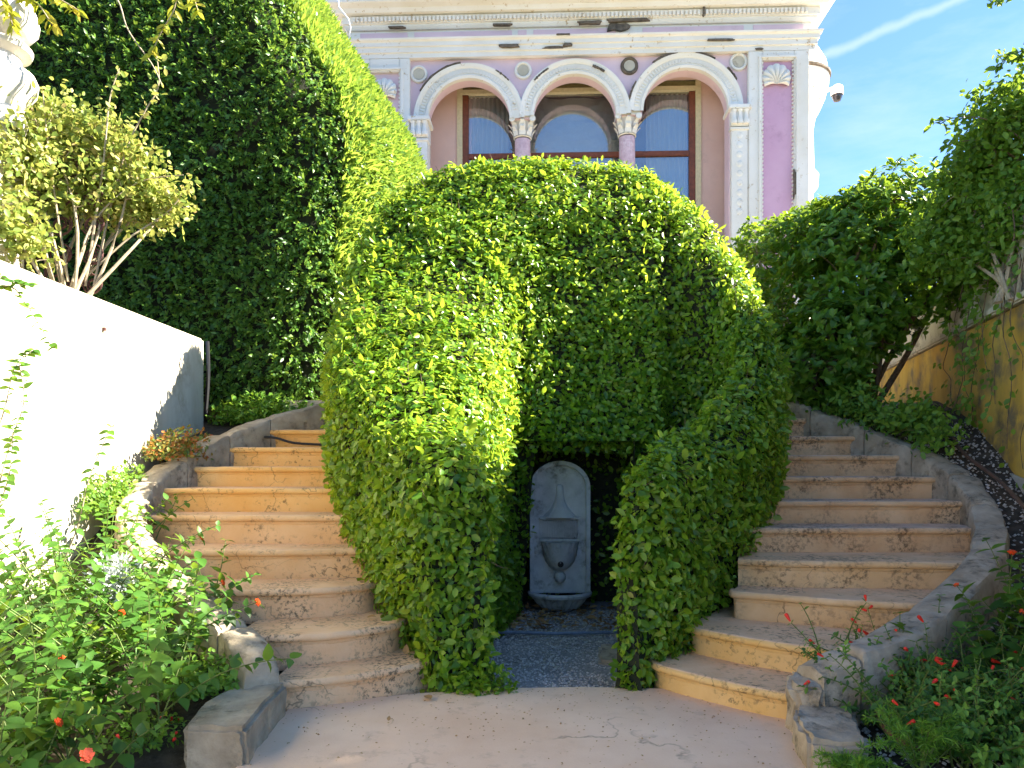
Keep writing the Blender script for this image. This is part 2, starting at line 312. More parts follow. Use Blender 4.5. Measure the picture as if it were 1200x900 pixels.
def glass_mat():
    m = bpy.data.materials.new('window_glass'); m.use_nodes = True; nt = m.node_tree; nt.nodes.clear()
    t = N(nt, 'ShaderNodeBsdfTransparent'); t.inputs['Color'].default_value = (.9, .93, .93, 1); g = N(nt, 'ShaderNodeBsdfGlossy'); g.inputs['Roughness'].default_value = 0.02
    fr = N(nt, 'ShaderNodeFresnel'); fr.inputs['IOR'].default_value = 1.9
    a = N(nt, 'ShaderNodeMath', operation='MULTIPLY_ADD'); a.inputs[1].default_value = 1.3; a.inputs[2].default_value = 0.10; nt.links.new(fr.outputs[0], a.inputs[0])
    mx = N(nt, 'ShaderNodeMixShader'); o = N(nt, 'ShaderNodeOutputMaterial')
    nt.links.new(a.outputs[0], mx.inputs[0]); nt.links.new(t.outputs[0], mx.inputs[1]); nt.links.new(g.outputs[0], mx.inputs[2]); nt.links.new(mx.outputs[0], o.inputs[0])
    return m
M['glass'] = glass_mat()

# ================================================================== SETTING
def sheet(name, x0, x1, y0, y1, zf, mat, nx=1, ny=1):
    mb = MB()
    for j in range(ny + 1):
        for i in range(nx + 1):
            x, y = x0 + (x1-x0)*i/nx, y0 + (y1-y0)*j/ny; mb.v.append((x, y, zf(x, y)))
    for j in range(ny):
        for i in range(nx):
            a = j*(nx+1)+i; mb.f.append((a, a+1, a+nx+2, a+nx+1))
    o = mb.build(name, mat, smooth=True); o['kind'] = 'structure'; return o
sheet('ground', -400, 400, -400, 400, lambda x, y: -0.10, M['ground'])
# paving with its curved end towards the gravel
pv = MB(); top = [(-1.22, -3), (1.30, -3), (1.30, 3.2), (1.36, 3.62), (1.14, 4.08), (0.86, 4.16), (0.4, 4.19), (0.0, 4.17), (-0.42, 4.10), (-0.7, 4.02), (-1.14, 3.9), (-1.14, 3.1)]
n = len(top); pv.add([(x, y, 0) for x, y in top] + [(x, y, -.12) for x, y in top], [tuple(range(n))] + [(i, n+i, n+(i+1) % n, (i+1) % n) for i in range(n)])
o = pv.build('paving', M['paving'], bevel=0.006); o['kind'] = 'structure'
o = sheet('gravel_bed', -1.3, 2.2, 4.05, 7.0, lambda x, y: -0.035 + 0.012*fbm((x, y, 0), 3), M['gravel'], 30, 26)
def bedz(y, off=0):
    return float(np.interp(y, [-3, 2.5, 3.2, 3.8, 4.4, 5.0, 5.8, 6.5, 7.0, 7.6, 9], [-.02, .0, .04, .16, .42, .72, 1.14, 1.46, 1.62, 1.72, 1.76])) + off
KLX = ([-3, 3.05, 3.12, 3.45, 3.75, 3.92, 4.12, 4.47, 4.84, 5.15, 5.5, 5.85, 6.2, 6.55, 6.9, 7.2, 8.6], [-1.22, -1.22, -1.27, -1.30, -1.26, -1.36, -1.60, -2.0, -2.38, -2.60, -2.66, -2.58, -2.43, -2.22, -1.86, -1.5, -1.3])
KRX = ([-3, 2.95, 3.0, 3.2, 3.42, 3.62, 3.76, 4.19, 4.62, 5.15, 5.5, 5.85, 6.2, 6.55, 6.9, 7.2, 8.6], [1.30, 1.30, 1.33, 1.38, 1.48, 1.70, 1.88, 2.41, 2.89, 3.24, 3.38, 3.39, 3.29, 3.08, 2.8, 2.6, 2.4])
def bed(name, edge, far, seed, rise):
    mb = MB(); nx, ys = 16, np.linspace(-3, 8.6, 90)
    for y in ys:
        e = float(np.interp(y, *edge))
        for i in range(nx + 1):
            x = e + (far - e)*i/nx; mb.v.append((x, y, bedz(y, -.05) + .03*fbm((x, y, seed), 2.5) + max(0, abs(x) - 2.7)*rise))
    for j in range(len(ys)-1):
        for i in range(nx): k = j*(nx+1)+i; mb.f.append((k, k+1, k+nx+2, k+nx+1))
    mb.build(name, M['soil'], smooth=True)['kind'] = 'structure'
bed('left_garden_bed', KLX, -3.1, 0, 0)
bed('right_garden_bed', KRX, 5.2, 3, .12)
tr = MB(); tr.box((-16, 7.75, -.09), (16, 40, 1.86)); tr.build('terrace', M['terrace'])['kind'] = 'structure'
ub = MB(); ub.box((-16, -3, -.09), (-3.15, 7.7, 2.20)); ub.build('upper_garden_bed', M['soil'])['kind'] = 'structure'
# pebbles: gravel court and the right bed
OCT = (np.array([(1,0,0),(0,1,0),(0,0,.6),(-1,0,0),(0,-1,0),(0,0,-.6)], float), [(0,1,2),(1,3,2),(3,4,2),(4,0,2),(1,0,5),(3,1,5),(4,3,5),(0,4,5)])
def pebbles(name, pos, smin, smax, mat, label=None, cat=None):
    n = len(pos); V, T = scatter(OCT, pos, RG.normal(size=(n,3)) * (1, 1, .2), np.tile((0, 0, 1.), (n,1)) + RG.normal(size=(n,3))*.2, RG.uniform(smin, smax, n), RG.uniform(.6, 1, n))
    o = np_mesh(name, V, T, mat, smooth=False); o['kind'] = 'stuff'
    if label: tag(o, label, cat)
    return o
n = 9000; pp = np.stack([RG.uniform(-.75, 1.5, n), RG.uniform(4.16, 6.5, n), np.full(n, -.03)], 1)
pebbles('gravel', pp, .006, .015, M['pebble'], 'grey gravel spread in front of the marble wall fountain', 'gravel')
n = 5200; y = RG.uniform(2.7, 6.6, n); x = np.interp(y, *KRX) + RG.uniform(0.08, 1.6, n); pp = np.stack([x, y, [bedz(a, -.035) + max(0, b-2.7)*.12 for a, b in zip(y, x)]], 1)
pebbles('mulch_gravel', pp, .006, .016, M['pebble'], 'loose dark gravel and mulch between the kerb and yellow wall', 'gravel')

# ================================================================== STAIRCASES
PROF = [(0.0, -0.004), (0.0, 0), (0.012, 0.0005), (0.022, -.004), (0.029, -.013), (0.031, -.024), (0.027, -.035), (0.018, -.043), (0.004, -.047), (0.002, -.062), (-.006, -.07)]
def smooth_line(pts, m): return catmull(pts, m)
def build_step(stair, pts, z, z0, depth, seed, mat, shift=0):
    """pts: nose line in plan (left to right); a bull-nosed tread part and a plain riser part"""
    line = smooth_line(pts, 64); d = np.gradient(line, axis=0); d /= np.linalg.norm(d, axis=1, keepdims=True)
    nrmv = np.stack([d[:, 1], -d[:, 0]], 1)                  # outwards: towards the viewer
    line = line - nrmv * 0.031
    tb = MB(); k = len(PROF)
    for (x, y), (nx, ny), i in zip(line, nrmv, range(999)):
        w = 0.005 * fbm((x, y, z), 5, seed) - .012*max(0, fbm((x, y, z), 17, seed+4) - .28)
        tb.v.append((x + shift, y + depth, z))
        for (o, h) in PROF: tb.v.append((x + nx*(o + w), y + ny*(o + w), z + h + w*.5))
    c = k + 1
    for i in range(len(line) - 1):
        for j in range(k): tb.f.append((i*c+j, (i+1)*c+j, (i+1)*c+j+1, i*c+j+1))
    tb.f.append(tuple(range(k, -1, -1))); e = (len(line)-1)*c; tb.f.append(tuple(e + q for q in range(c)))
    tb.build('tread', mat, stair, smooth=True)
    rb = MB()
    for (x, y), (nx, ny) in zip(line, nrmv):
        for q in range(6):
            zz = z - .06 + (z0 - .03 - (z - .06)) * q / 5; w = 0.006 * fbm((x, y, zz), 6, seed) - .003
            rb.v.append((x + nx*w, y + ny*w, zz))
        rb.v.append((x + shift, y + depth, z0 - .03)); rb.v.append((x + shift, y + depth, z - .06))
    c = 8
    for i in range(len(line) - 1):
        for j in range(8): rb.f.append((i*c+j, (i+1)*c+j, (i+1)*c+(j+1) % 8, i*c+(j+1) % 8))
    rb.f.append(tuple(range(7, -1, -1))); e = (len(line)-1)*c; rb.f.append(tuple(e + q for q in range(8)))
    rb.build('riser', mat, stair, smooth=True)

ZL = [.15, .32, .50, .69, .885, 1.06, 1.215, 1.372, 1.532, 1.70]
ZR = [.135, .29, .46, .63, .80, .965, 1.135, 1.305, 1.475, 1.65]
DN = [0, 0, 0, 0, 5.15, 5.5, 5.85, 6.2, 6.55, 6.9]
LP = [[(-1.20, 3.76), (-1.0, 3.82), (-.78, 3.92), (-.56, 4.08), (-.42, 4.26), (-.40, 4.5)],
      [(-1.5, 4.03), (-1.2, 4.05), (-.95, 4.12), (-.68, 4.32), (-.60, 4.62)],
      [(-1.98, 4.42), (-1.6, 4.42), (-1.2, 4.47), (-.9, 4.62), (-.8, 4.85)],
      [(-2.42, 4.80), (-1.9, 4.80), (-1.4, 4.82), (-.95, 4.88)]]
RP = [[(.80, 4.38), (.77, 4.24), (.84, 4.09), (1.05, 3.86), (1.2, 3.72), (1.38, 3.60), (1.56, 3.56)],
      [(1.06, 4.54), (1.04, 4.40), (1.2, 4.20), (1.48, 3.96), (1.82, 3.76), (2.0, 3.72)],
      [(1.36, 4.72), (1.36, 4.60), (1.6, 4.48), (2.0, 4.28), (2.4, 4.17), (2.55, 4.16)],
      [(1.45, 4.82), (1.7, 4.74), (2.3, 4.68), (2.98, 4.60)]]
xl = {4: (-2.66, -1.0), 5: (-2.7, -1.15), 6: (-2.6, -1.25), 7: (-2.46, -1.3), 8: (-2.22, -1.4), 9: (-1.9, -1.4)}
xr = {4: (1.55, 3.25), 5: (1.75, 3.4), 6: (1.85, 3.4), 7: (2.0, 3.3), 8: (2.1, 3.1), 9: (2.1, 2.85)}
sL = thing('stone_staircase', 'warm ochre curved stone staircase beside the bright white plaster wall', 'staircase', (0, 0, 0))
sR = thing('stone_staircase', 'weathered curved stone staircase with stained risers beside the yellow wall', 'staircase', (0, 0, 0))
for i in range(10):
    a = LP[i] if i < 4 else [(xl[i][0], DN[i]), (sum(xl[i])/2, DN[i] + .004), (xl[i][1], DN[i] + .012)]
    b = RP[i] if i < 4 else [(xr[i][0], DN[i]), (sum(xr[i])/2, DN[i] - .004), (xr[i][1], DN[i] - .012)]
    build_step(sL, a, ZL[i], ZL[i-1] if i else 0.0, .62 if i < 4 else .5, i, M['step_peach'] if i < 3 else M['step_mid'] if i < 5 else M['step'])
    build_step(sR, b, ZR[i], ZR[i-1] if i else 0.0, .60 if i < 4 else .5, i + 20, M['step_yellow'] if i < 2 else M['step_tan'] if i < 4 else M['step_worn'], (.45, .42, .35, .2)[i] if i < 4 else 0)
lb = MB(); lb.box((-2.2, 7.2, 1.2), (2.9, 7.74, 1.84)); lb.build('landing', M['terrace'])['kind'] = 'structure'

# ------------------------------------------------------------------ kerb walls
def kerb_run(root, path, width, side, mat, seed, cuts, name='coping_stone'):
    """path: list of (x,y,ztop) along the inner edge; side=+1 thickens to the left of travel"""
    pts = catmull(path, 100); d = np.gradient(pts[:, :2], axis=0); d /= np.linalg.norm(d, axis=1, keepdims=True)
    nv = np.stack([-d[:, 1], d[:, 0]], 1) * side
    bounds = [int(c * 99) for c in cuts]
    for s in range(len(bounds) - 1):
        a, b = bounds[s], bounds[s+1]; mb = MB(); dz = rnd.uniform(-.012, .012); ring = 12
        idx = range(a, b + 1)
        for q, i in enumerate(idx):
            x, y, z = pts[i]; z += dz
            sh = .006 if q == 0 else (-.006 if i == b else 0)
            x += d[i, 0]*sh; y += d[i, 1]*sh
            e = 0.012 if (q == 0 or i == b) else 0.0
            cs = [(0, -.55), (0, -.3), (0, -.12), (0.002, -.03), (.012, -.008), (.04, 0), (width*.5, .005), (width-.04, 0), (width-.012, -.008), (width-.002, -.03), (width, -.2), (width, -.55)]
            for (o, h) in cs:
                px, py, pz = x + nv[i, 0]*o, y + nv[i, 1]*o, z + h - e
                w = .016*fbm((px, py, pz), 5, seed) + .009*fbm((px, py, pz), 19, seed)
                mb.v.append((px + nv[i, 0]*w, py + nv[i, 1]*w, pz + w))
        m = b - a + 1
        for i in range(m - 1):
            for j in range(ring - 1): mb.f.append((i*ring+j, (i+1)*ring+j, (i+1)*ring+j+1, i*ring+j+1))
            mb.f.append((i*ring+ring-1, (i+1)*ring+ring-1, (i+1)*ring, i*ring))
        mb.f.append(tuple(range(ring))); mb.f.append(tuple((m-1)*ring + j for j in range(ring - 1, -1, -1)))
        mb.build(name, mat, root, smooth=True)
def rough_block(name, poly, z0, z1, mat, root, seed, amp=.012, cut=6):
    bm = bmesh.new(); vs = [bm.verts.new((x, y, z0)) for x, y in poly]; f = bm.faces.new(vs)
    r = bmesh.ops.extrude_face_region(bm, geom=[f]); 
    for v in r['geom']:
        if isinstance(v, bmesh.types.BMVert): v.co.z = z1
    bmesh.ops.recalc_face_normals(bm, faces=bm.faces)
    bmesh.ops.bevel(bm, geom=[e for e in bm.edges if e.calc_face_angle(0) > .5], offset=.02, segments=2, affect='EDGES')
    bmesh.ops.triangulate(bm, faces=bm.faces); bmesh.ops.subdivide_edges(bm, edges=[e for e in bm.edges if e.calc_length() > .06], cuts=cut, use_grid_fill=True)
    for v in bm.verts:
        p = v.co.copy(); w = amp*fbm(p, 6, seed) + amp*.6*fbm(p, 20, seed+3)
        v.co += Vector((w, amp*fbm(p, 6, seed+9), w*.8))
    me = bpy.data.meshes.new(name); bm.to_mesh(me); bm.free()
    me.polygons.foreach_set('use_smooth', [True]*len(me.polygons))
    try: me.set_sharp_from_angle(angle=R(40))
    except Exception: pass
    return linkmesh(name, me, mat, root)
kL = thing('kerb_wall', 'curved grey plaster kerb edging the ochre stairs beside the white wall', 'kerb')
KLP = [(-1.15, 3.74, .25), (-1.27, 3.90, .34), (-1.5, 4.12, .43), (-1.92, 4.47, .60), (-2.3, 4.84, .77), (-2.5, 5.15, .96), (-2.56, 5.5, 1.15), (-2.47, 5.85, 1.32), (-2.325, 6.2, 1.48), (-2.1, 6.55, 1.64), (-1.72, 6.9, 1.80), (-1.4, 7.2, 1.9)]
kerb_run(kL, KLP, .19, 1, M['kerb'], 2, [0, .16, .33, .5, .62, .73, .82, .91, 1])
rough_block('end_block', [(-1.12, 3.76), (-1.125, 3.45), (-1.10, 3.09), (-1.37, 3.12), (-1.42, 3.45), (-1.34, 3.80)], -.1, .155, M['kerb'], kL, 5)
kR = thing('kerb_wall', 'curved grey stone kerb edging the weathered stairs beside the yellow wall', 'kerb')
KRP = [(1.36, 3.60, .30), (1.55, 3.66, .36), (1.80, 3.76, .42), (2.33, 4.19, .55), (2.80, 4.62, .72), (3.15, 5.15, .89), (3.28, 5.5, 1.06), (3.29, 5.85, 1.24), (3.19, 6.2, 1.41), (2.98, 6.55, 1.58), (2.7, 6.9, 1.76), (2.5, 7.2, 1.88)]
kerb_run(kR, KRP, .20, -1, M['kerb'], 12, [0, .1, .24, .38, .5, .6, .7, .8, .9, 1])
rough_block('broken_stone', [(1.31, 3.62), (1.30, 3.46), (1.42, 3.40), (1.60, 3.50), (1.62, 3.64), (1.45, 3.68)], -.1, .235, M['kerb'], kR, 15, .03)
rough_block('end_block', [(1.30, 3.45), (1.22, 3.25), (1.20, 3.02), (1.42, 2.98), (1.48, 3.2), (1.56, 3.42), (1.42, 3.48)], -.1, .14, M['kerb'], kR, 16, .014)

# ================================================================== WALLS
def wall_prism(name, a, b, th, z0, za, zb, mat, parent=None, bevel=.008):
    """vertical slab between plan points a,b, thickness th to the left of a->b, top from za to zb"""
    a, b = Vector(a), Vector(b); t = (b - a).normalized(); nv = Vector((-t.y, t.x)) * th
    mb = MB(); c = [a, b, b + nv, a + nv]; zt = [za, zb, zb, za]
    mb.add([(p.x, p.y, z0) for p in c] + [(p.x, p.y, z) for p, z in zip(c, zt)], [(0,3,2,1),(4,5,6,7),(0,1,5,4),(1,2,6,5),(2,3,7,6),(3,0,4,7)])
    return mb.build(name, mat, parent, bevel=bevel)
gw = thing('garden_wall', 'sunlit white plaster retaining wall with a grey streaked end', 'wall')
wall_prism('wall_face', (-2.86, -1.5), (-2.86, 6.98), .26, -.09, 2.39, 2.39, M['wallwhite'], gw, .02)
yw = thing('garden_wall', 'yellow plaster wall with pale parapet overgrown by vines', 'wall')
A, B = Vector((2.9, 2.2)), Vector((4.75, 9.4)); t = (B-A).normalized(); ta = Vector((t.y, -t.x))
def yp(s, off=0): p = A + (B-A)*s + ta*off; return (p.x, p.y)
wall_prism('wall_face', yp(1.5), yp(0), .3, -.09, 2.42, 2.42, M['wallyellow'], yw)
wall_prism('wall_base', yp(1, -.03), yp(0, -.03), .02, -.09, 1.75, 0.62, M['wallbase'], yw, .004)
wall_prism('coping', yp(1.5, -.05), yp(0, -.05), .40, 2.424, 2.49, 2.49, M['wallbase'], yw, .015)
wall_prism('parapet', yp(1.5, .02), yp(0, .02), .26, 2.494, 3.08, 3.08, M['wallbase'], yw, .02)

# ================================================================== HORSESHOE HEDGE
# stations: inner top (px,py,depth), outer top (px,py,depth), outer foot (x,y,z)
ST = [
 ((572, 548, 4.14), (500, 540, 4.03), (-.42, 4.10, .02)),
 ((566, 512, 4.30), (466, 505, 4.30), (-.52, 4.30, .15)),
 ((552, 474, 4.70), (425, 468, 4.72), (-.80, 4.66, .42)),
 ((570, 420, 5.20), (394, 420, 5.20), (-1.13, 5.12, .80)),
 ((588, 362, 5.72), (388, 360, 5.75), (-1.33, 5.75, 1.15)),
 ((602, 312, 6.12), (404, 298, 6.30), (-1.47, 6.35, 1.45)),
 ((624, 266, 6.38), (434, 230, 6.75), (-1.35, 6.95, 1.7)),
 ((652, 238, 6.48), (492, 190, 7.05), (-.9, 7.25, 1.8)),
 ((684, 226, 6.54), (572, 180, 7.15), (-.1, 7.4, 1.8)),
 ((724, 226, 6.56), (668, 180, 7.20), (.55, 7.45, 1.8)),
 ((772, 240, 6.52), (756, 192, 7.15), (1.2, 7.4, 1.8)),
 ((815, 276, 6.40), (822, 238, 6.95), (1.75, 7.15, 1.75)),
 ((850, 330, 6.10), (876, 304, 6.60), (2.12, 6.75, 1.6)),
 ((864, 384, 5.75), (908, 376, 6.10), (2.13, 6.15, 1.3)),
 ((850, 434, 5.40), (914, 440, 5.60), (1.96, 5.60, 1.02)),
 ((808, 482, 4.95), (896, 500, 5.05), (1.62, 5.10, .68)),
 ((764, 515, 4.55), (852, 536, 4.60), (1.2, 4.68, .32)),
 ((736, 540, 4.20), (806, 560, 4.25), (.93, 4.38, .12)),
 ((734, 556, 4.10), (782, 566, 4.12), (.80, 4.24, .0)),
]
rows = []
for k, (ip, op_, ob) in enumerate(ST):
    I = P(*ip); O = P(*op_)
    rows.append([*ob, *O, *I])
rows = catmull(rows, 96); NS = len(rows); NR = 27
HV = np.zeros((NS, NR, 3))
LINT = 1.36
for i, r in enumerate(rows):
    Ob, Ot, It = Vector(r[0:3]), Vector(r[3:6]), Vector(r[6:9])
    s = i / (NS - 1)
    # the inner face runs down to the gravel, or to the lintel of the fountain recess
    inrec = 0.30 < s < 0.56
    out = (It - Ot); out.z = 0; out.normalize()
    Ib = Vector((It.x, It.y, -.03))
    if inrec:
        Ib = Vector((It.x*.93 + .02, min(It.y, 6.16), LINT + .03*math.sin(i)))
    Om = (Ob + Ot) * .5 - out * .06
    Om.z = Ob.z + (Ot.z - Ob.z) * .55
    line = [Ob - Vector((0, 0, .1)), Om, Ot - Vector((0, 0, .04)), Ot.lerp(It, .5) + Vector((0, 0, .05)), It - Vector((0, 0, .03)), It.lerp(Ib, .45) + out*.02, Ib]
    pl = [np.array(p) for p in line]
    for _ in range(3):
        q = [pl[0]]
        for a, b in zip(pl[:-1], pl[1:]): q += [a*.78 + b*.22, a*.22 + b*.78]
        q.append(pl[-1]); pl = q
    pl = np.array(pl); ds = np.r_[0, np.cumsum(np.linalg.norm(np.diff(pl, axis=0), axis=1))]
    tt = np.linspace(0, ds[-1], NR)
    HV[i] = np.stack([np.interp(tt, ds, pl[:, c]) for c in range(3)], 1)
quads = [(i*NR+j, i*NR+j+1, (i+1)*NR+j+1, (i+1)*NR+j) for i in range(NS-1) for j in range(NR-1)]
for i in (0, NS-1):
    for j in range(NR//2):
        q = (i*NR+j, i*NR+j+1, i*NR+NR-2-j, i*NR+NR-1-j); quads.append(q[::-1] if i == 0 else q)
HVf = HV.reshape(-1, 3).copy()
def orient_out(V, Q):
    bm = bmesh.new(); vs = [bm.verts.new(v) for v in V]
    for q in Q:
        try: bm.faces.new([vs[k] for k in dict.fromkeys(q)])
        except Exception: pass
    bmesh.ops.recalc_face_normals(bm, faces=bm.faces); bm.normal_update()
    return bm
def lumpy(V, nm, amp, s, seed): return np.array([v + n_*(amp*fbm(v, s, seed) + amp*.5*fbm(v, s*3, seed+5)) for v, n_ in zip(V, nm)])
def vert_normals(V, Q):
    vn = np.zeros_like(V)
    for q in Q:
        a, b, c, d = [V[k] for k in q]; n_ = np.cross(c - a, d - b)
        for k in q: vn[k] += n_
    return nrm(vn)
Q = np.array(quads); vn = vert_normals(HVf, Q)
cen = HVf.mean(0)
if vn[(NS//4)*NR + NR//2][2] < 0: Q = Q[:, ::-1]; vn = -vn
HVl = lumpy(HVf, vn, .042, 1.6, 3)
hedge = thing('horseshoe_hedge', 'big clipped green leafy hedge sweeping in a horseshoe around the wall fountain', 'hedge', (0, 0, 0))
core = MB(); core.add(HVl - vn*.075, [tuple(q) for q in Q]); core.build('shade_core', M['core'], hedge, smooth=True)  # solid dark shell under the leaves stands in for shaded gaps
def leaf_layer(V, Q, n, size, tpl, jitter=(-.05, .035), spread=.75, up=.35, droop=.25, wid=(.9, 1.25)):
    p, nn = sample_surface(V, Q, n)
    den = np.array([fbm(q, 5.5, 4) + .8*fbm(q, 1.3, 6) for q in p]); keep = RG.random(n) < np.clip(.84 + .55*den, .3, 1.0)
    p, nn, den = p[keep], nn[keep], den[keep]; n = len(p)
    p = p + nn * (RG.uniform(jitter[0], jitter[1], n) + .03*den)[:, None]
    nm = nrm(nn + RG.normal(size=(n,3))*spread*.6 + np.array((0, 0, up)))
    ax = np.cross(nm, RG.normal(size=(n,3))); ax = nrm(ax) + np.array((0, 0, -droop)) + nn*.25
    return scatter(tpl, p, ax, nm, size * RG.uniform(.55, 1.35, n), RG.uniform(*wid, n))
V, T = leaf_layer(HVl, Q, 150000, .051, LEAF8, jitter=(-.08, .022), spread=.85, up=.4)
p, nn = sample_surface(HVl, Q, 1500); tb_ = MB()
for a_, b_ in zip(p, nn):
    d_ = Vector(b_) + Vector(RG.normal(size=3))*.9; d_.normalize(); q_ = Vector(a_) - Vector(b_)*.05; tb_.tube([q_, q_ + d_*.06, q_ + d_*.12 + Vector((0, 0, .015))], .0028, .0012, n=3, cap=False)
tb_.build('twigs', M['bark'], hedge)['kind'] = 'stuff'
o = np_mesh('foliage', V, T, M['hedge'], hedge); o['kind'] = 'stuff'
# stray shoots standing proud of the clipped surface
p, nn = sample_surface(HVl, Q, 1500); V, T = scatter(LEAF8, p + nn*.02, nn + RG.normal(size=p.shape)*.5 + (0, 0, .3), RG.normal(size=p.shape), RG.uniform(.05, .085, len(p)), 1.0)
np_mesh('stray_shoot', V, T, M['hedge'], hedge)['kind'] = 'stuff'
# ivy lining the recess round the fountain: sides, ceiling, back
rv = MB()
def panel(a, b, c, d, m=6):
    a, b, c, d = map(Vector, (a, b, c, d))
    base = len(rv.v)
    for i in range(m+1):
        for j in range(m+1):
            u, v = i/m, j/m; rv.v.append(tuple((a*(1-u)+b*u)*(1-v) + (d*(1-u)+c*u)*v))
    for i in range(m):
        for j in range(m): k = base + i*(m+1)+j; rv.f.append((k, k+m+1, k+m+2, k+1))
panel((-.12, 6.05, -.03), (-.12, 6.95, -.03), (-.12, 6.95, 1.42), (-.12, 6.05, 1.42))
panel((1.05, 6.95, -.03), (.98, 6.0, -.03), (.98, 6.0, 1.42), (1.05, 6.95, 1.42))
panel((-.2, 6.9, -.03), (1.1, 6.9, -.03), (1.1, 6.9, 1.5), (-.2, 6.9, 1.5))
panel((-.2, 6.05, 1.42), (-.2, 6.95, 1.42), (1.1, 6.95, 1.42), (1.1, 6.05, 1.42))
np_v = np.array(rv.v); rb_ = rv.build('recess_lining', M['core'], hedge)  # near-black backing puts the recess shade into the colour
V, T = leaf_layer(np_v, np.array(rv.f), 5200, .06, LEAF8, jitter=(-.07, .07)); np_mesh('recess_foliage', V, T, M['hedge'], hedge)['kind'] = 'stuff'

# ================================================================== TALL HEDGE
th = thing('tall_hedge', 'tall dark clipped evergreen hedge with a sunlit feathery side', 'hedge', (0, 0, 0))
zc = [1.80, 2.6, 3.3, 4.0, 4.4, 4.84, 5.37, 5.92, 6.5, 7.2]
xf = [-1.66, -1.68, -1.68, -1.64, -1.62, -1.66, -1.86, -2.18, -2.6, -3.1]       # front right corner
xb = [-1.0, -1.0, -1.0, -.95, -.92, -1.05, -1.35, -1.72, -2.05, -2.5]           # back right corner
yf = [7.35, 7.38, 7.42, 7.48, 7.5, 7.55, 7.62, 7.75, 7.9, 8.2]
TV, TQ = [], []; NU = 30
zs = np.linspace(1.8, 7.2, 30)
for z in zs:
    a, b, f0 = np.interp(z, zc, xf), np.interp(z, zc, xb), np.interp(z, zc, yf)
    for u in np.linspace(0, 1, NU):
        if u < .6: s = u/.6; TV.append((-6.2 + (a + 6.2)*s, f0 + (.25*max(0, (s-.9)/.1)**2), z))
        else: s = (u-.6)/.4; TV.append((a + (b-a)*s**.8, f0 + .25 + (9.7 - f0)*s, z))
for i in range(len(zs)-1):
    for j in range(NU-1): TQ.append((i*NU+j, i*NU+j+1, (i+1)*NU+j+1, (i+1)*NU+j))
TV, TQ = np.array(TV), np.array(TQ); tn = vert_normals(TV, TQ)
if tn[10][1] > 0: tn = -tn; TQ = TQ[:, ::-1]
TVl = lumpy(TV, tn, .06, 1.2, 8)
c_ = MB(); base = TVl - tn*.09; c_.add(base, [tuple(q) for q in TQ])
e = len(c_.v); c_.add([(-6.2, 9.7, z) for z in zs], [])
for i in range(len(zs)-1):
    c_.f.append((e+i, e+i+1, (i+1)*NU, i*NU)); c_.f.append((i*NU+NU-1, (i+1)*NU+NU-1, e+i+1, e+i))
l = (len(zs)-1)*NU; c_.f.append(tuple(l + j for j in range(NU)) + (e+len(zs)-1,))
c_.build('shade_core', M['core'], th, smooth=True)  # solid near-black shell, shade behind the tufts put into its colour
# small leafy tufts: five narrow leaves fanned along a short shoot
def tufts(V, Q, n, L_, per=5, down=.55):
    p, nn = sample_surface(V, Q, n); p = p + nn*RG.uniform(-.07, .05, n)[:, None]
    d = nrm(nn*.8 + RG.normal(size=(n,3))*.45 + np.array((0, 0, -down)))
    sd = nrm(np.cross(d, RG.normal(size=(n,3)))); pos, ax, nm = [], [], []
    for k in range(per):
        s = (-1 if k % 2 else 1) * (0.75 if k < per-1 else 0.0)
        pos.append(p + d*(L_*.28*k)); ax.append(d + sd*s); nm.append(nn + RG.normal(size=(n,3))*.5 + (0, 0, .5))
    return scatter(LEAF4, np.concatenate(pos), np.concatenate(ax), np.concatenate(nm), L_*RG.uniform(.7, 1.2, n*per), .95)
V, T = tufts(TVl, TQ, 21000, .062); np_mesh('foliage', V, T, M['tall'], th)['kind'] = 'stuff'
side = TQ[[k for k, q in enumerate(TQ) if (q.min() % NU) >= int(.58*NU)]]
p, nn = sample_surface(TVl, side, 26000); n = len(p)
V, T = scatter(NEED, p, nrm(nn + RG.normal(size=(n,3))*.5 + (0, 0, .45)), RG.normal(size=(n,3)), RG.uniform(.06, .17, n), .8)
np_mesh('feathery_shoot', V, T, M['sunside'], th)['kind'] = 'stuff'  # feathery shoots given a paler leaf to put sunlight into this side

# ================================================================== VILLA
VX, VY, VR = 1.08, 13.0, -R(2.2); PXM = 67.7
villa = thing('villa', 'pink and white arcaded villa front with peeling cornice above the hedge', 'building', (VX, VY, 0), VR)
def U(px): return (px - 673) / PXM
def Z(py): return E + (HY - py) / PXM
def UD(px, w): return (px - 600) / F * (VY + w) - VX
def ZD(py, w): return E + (HY - py) / F * (VY + w)
ARC = [(549, 138.5, 49), (673.5, 136, 49), (802, 132.5, 50)]
WT = .30
# front wall with three arched openings
def front_wall():
    mb = MB(); ztop = Z(66.5); n = 28
    def strip(P2):                                   # list of (u,zlow) -> wall skin front/back + soffit
        for (u0, z0), (u1, z1) in zip(P2[:-1], P2[1:]):
            mb.add([(u0, 0, z0), (u1, 0, z1), (u1, 0, ztop), (u0, 0, ztop), (u0, WT, z0), (u1, WT, z1), (u1, WT, ztop), (u0, WT, ztop)], [(0,1,2,3), (7,6,5,4), (0,4,5,1)])
    pts = []
    for (cx, cy, r) in ARC:
        pts.append([(U(cx) + r/PXM*math.cos(math.pi - math.pi*k/n), Z(cy) + r/PXM*math.sin(math.pi*k/n)) for k in range(n+1)])
    strip([(U(480), Z(138)), pts[0][0]]); 
    for k in range(3):
        strip(pts[k])
        if k < 2: strip([pts[k][-1], (pts[k+1][0][0], pts[k][-1][1])])
    strip([pts[2][-1], (U(873), Z(132))])
    return mb.build('front_wall', M['pink'], villa)
front_wall()
